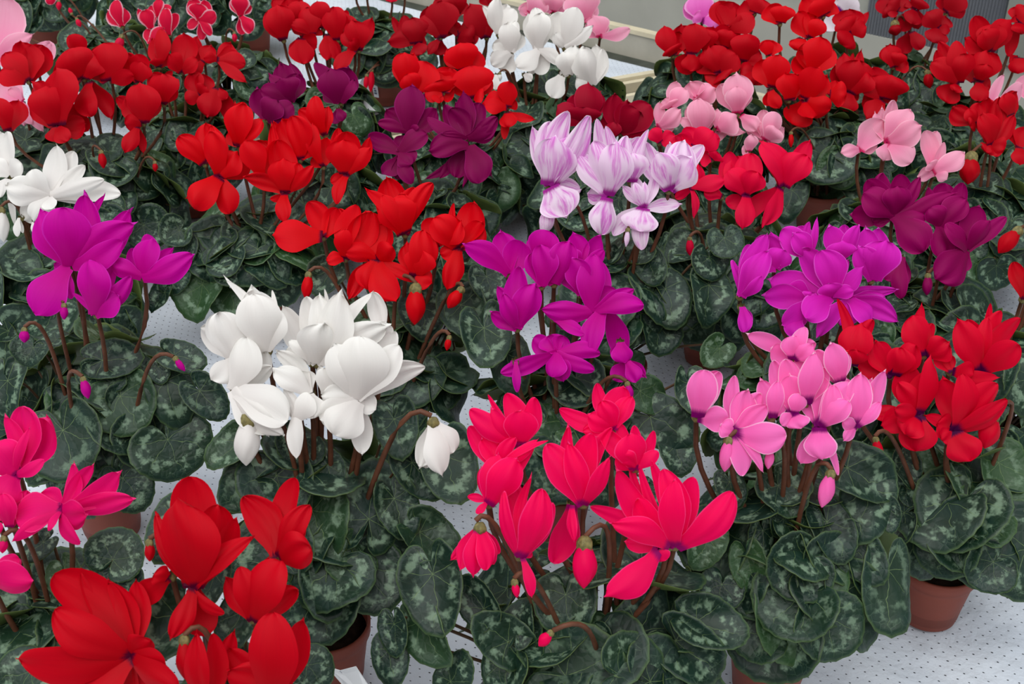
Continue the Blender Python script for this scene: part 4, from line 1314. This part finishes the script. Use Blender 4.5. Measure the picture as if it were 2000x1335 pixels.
def pot_label(plant, ang, z0, w, h, bars):
    # a white sticker wrapped on the pot wall, with a few small unreadable grey marks
    V, Fc, mi = [], [], []
    def patch(a0, a1, za, zb, lift, m):
        b = len(V)
        for i in range(7):
            a = a0 + (a1 - a0) * i / 6
            for z in (za, zb):
                t = max(0, min(1, z / (POT_H - .030)))
                r = POT_B + 0.0112 * t + lift if z < POT_H - .030 else POT_R - 0.0025 + lift
                V.append(Vector((r * math.cos(a), r * math.sin(a), z)))
        for i in range(6):
            Fc.append((b + 2 * i, b + 2 * i + 2, b + 2 * i + 3, b + 2 * i + 1)); mi.append(m)
    da = w / POT_R
    patch(ang, ang + da, z0, z0 + h, 0.0022, 0)
    for u0, u1, v0, v1 in bars:
        patch(ang + da * u0, ang + da * u1, z0 + h * v0, z0 + h * v1, 0.0030, 1)
    pot = [o for o in bpy.data.objects if o.parent is plant and o.name.startswith('pot')][0]
    o = link('pot_label', mesh('pot_label', V, Fc, mi=mi), [PAPER, GREYPRINT], pot)
    o['label'] = 'small white sticker with grey marks'

def card(label, pts, depth_y, stripes, name='plant_tag'):
    # a thin bent white card; PTS are its outline in the photograph, standing at distance DEPTH_Y
    P3 = []
    for i, (x, y) in enumerate(pts):
        d = ray(x, y)
        P3.append(EYE + d * ((depth_y[i] - EYE.y) / d.y))
    c = sum(P3, Vector()) / len(P3)
    n = (P3[1] - P3[0]).cross(P3[2] - P3[0]).normalized()
    if n.dot(FWD) > 0: n = -n
    V = [p - c for p in P3] + [p - c - n * 0.0008 for p in P3]
    k = len(P3)
    Fc = [tuple(range(k)), tuple(range(2 * k - 1, k - 1, -1))] + [(i, (i + 1) % k, k + (i + 1) % k, k + i) for i in range(k)]
    o = link(name, mesh(name, V, Fc), [PAPER], None, c, smooth=False)
    tag(o, label, 'plant tag')
    for (x0, y0, x1, y1, w, m) in stripes:
        dd = []
        for x, y in ((x0, y0), (x0 + w, y0), (x1 + w, y1), (x1, y1)):
            d = ray(x, y); t = (P3[0] - EYE).dot(n) / d.dot(n)
            dd.append(EYE + d * t + n * 0.0006 - c)
        link('printed_line', mesh('printed_line', dd, [(0, 1, 2, 3)]), [m], o, smooth=False)
    return o

DATA = parse()
for i, P in enumerate(DATA):
    P['obj'] = build_plant(P, i)
for P in DATA:
    if P['label'].startswith('leafy cyclamen with white-labelled'):
        pot_label(P['obj'], math.radians(232), 0.030, 0.020, 0.058, [(.15, .4, .72, .82), (.2, .75, .18, .28), (.25, .7, .32, .42), (.2, .6, .46, .52)])
    if P['label'].startswith('scarlet cyclamen top right'):
        pot_label(P['obj'], math.radians(300), 0.032, 0.034, 0.045, [(.15, .32, .74, .86), (.36, .52, .74, .86), (.56, .74, .74, .86), (.1, .8, .5, .54)])
card('white plant tag with thin blue lines, standing between plum purple and scarlet flowers', [(697, 182), (740, 222), (702, 236), (682, 213), (690, 205)], [2.80, 2.80, 2.78, 2.79, 2.79], [(705, 196, 708, 233, 2.2, BLUE), (730, 217, 731, 226, 1.5, BLUE)])
card('white plant tag with faint grey lines at the bottom edge, near the red flowers', [(638, 1301), (664, 1309), (695, 1301), (722, 1342), (722, 1372), (690, 1362)], [1.07, 1.065, 1.06, 1.05, 1.04, 1.05], [(650, 1307, 682, 1336, 1.4, GREYPRINT), (663, 1309, 700, 1340, 1.2, GREYPRINT)])
card('white plant tag beside the white-labelled pot, behind hanging red buds', [(712, 143), (722, 152), (722, 180), (703, 162)], [3.36, 3.36, 3.37, 3.37], [])
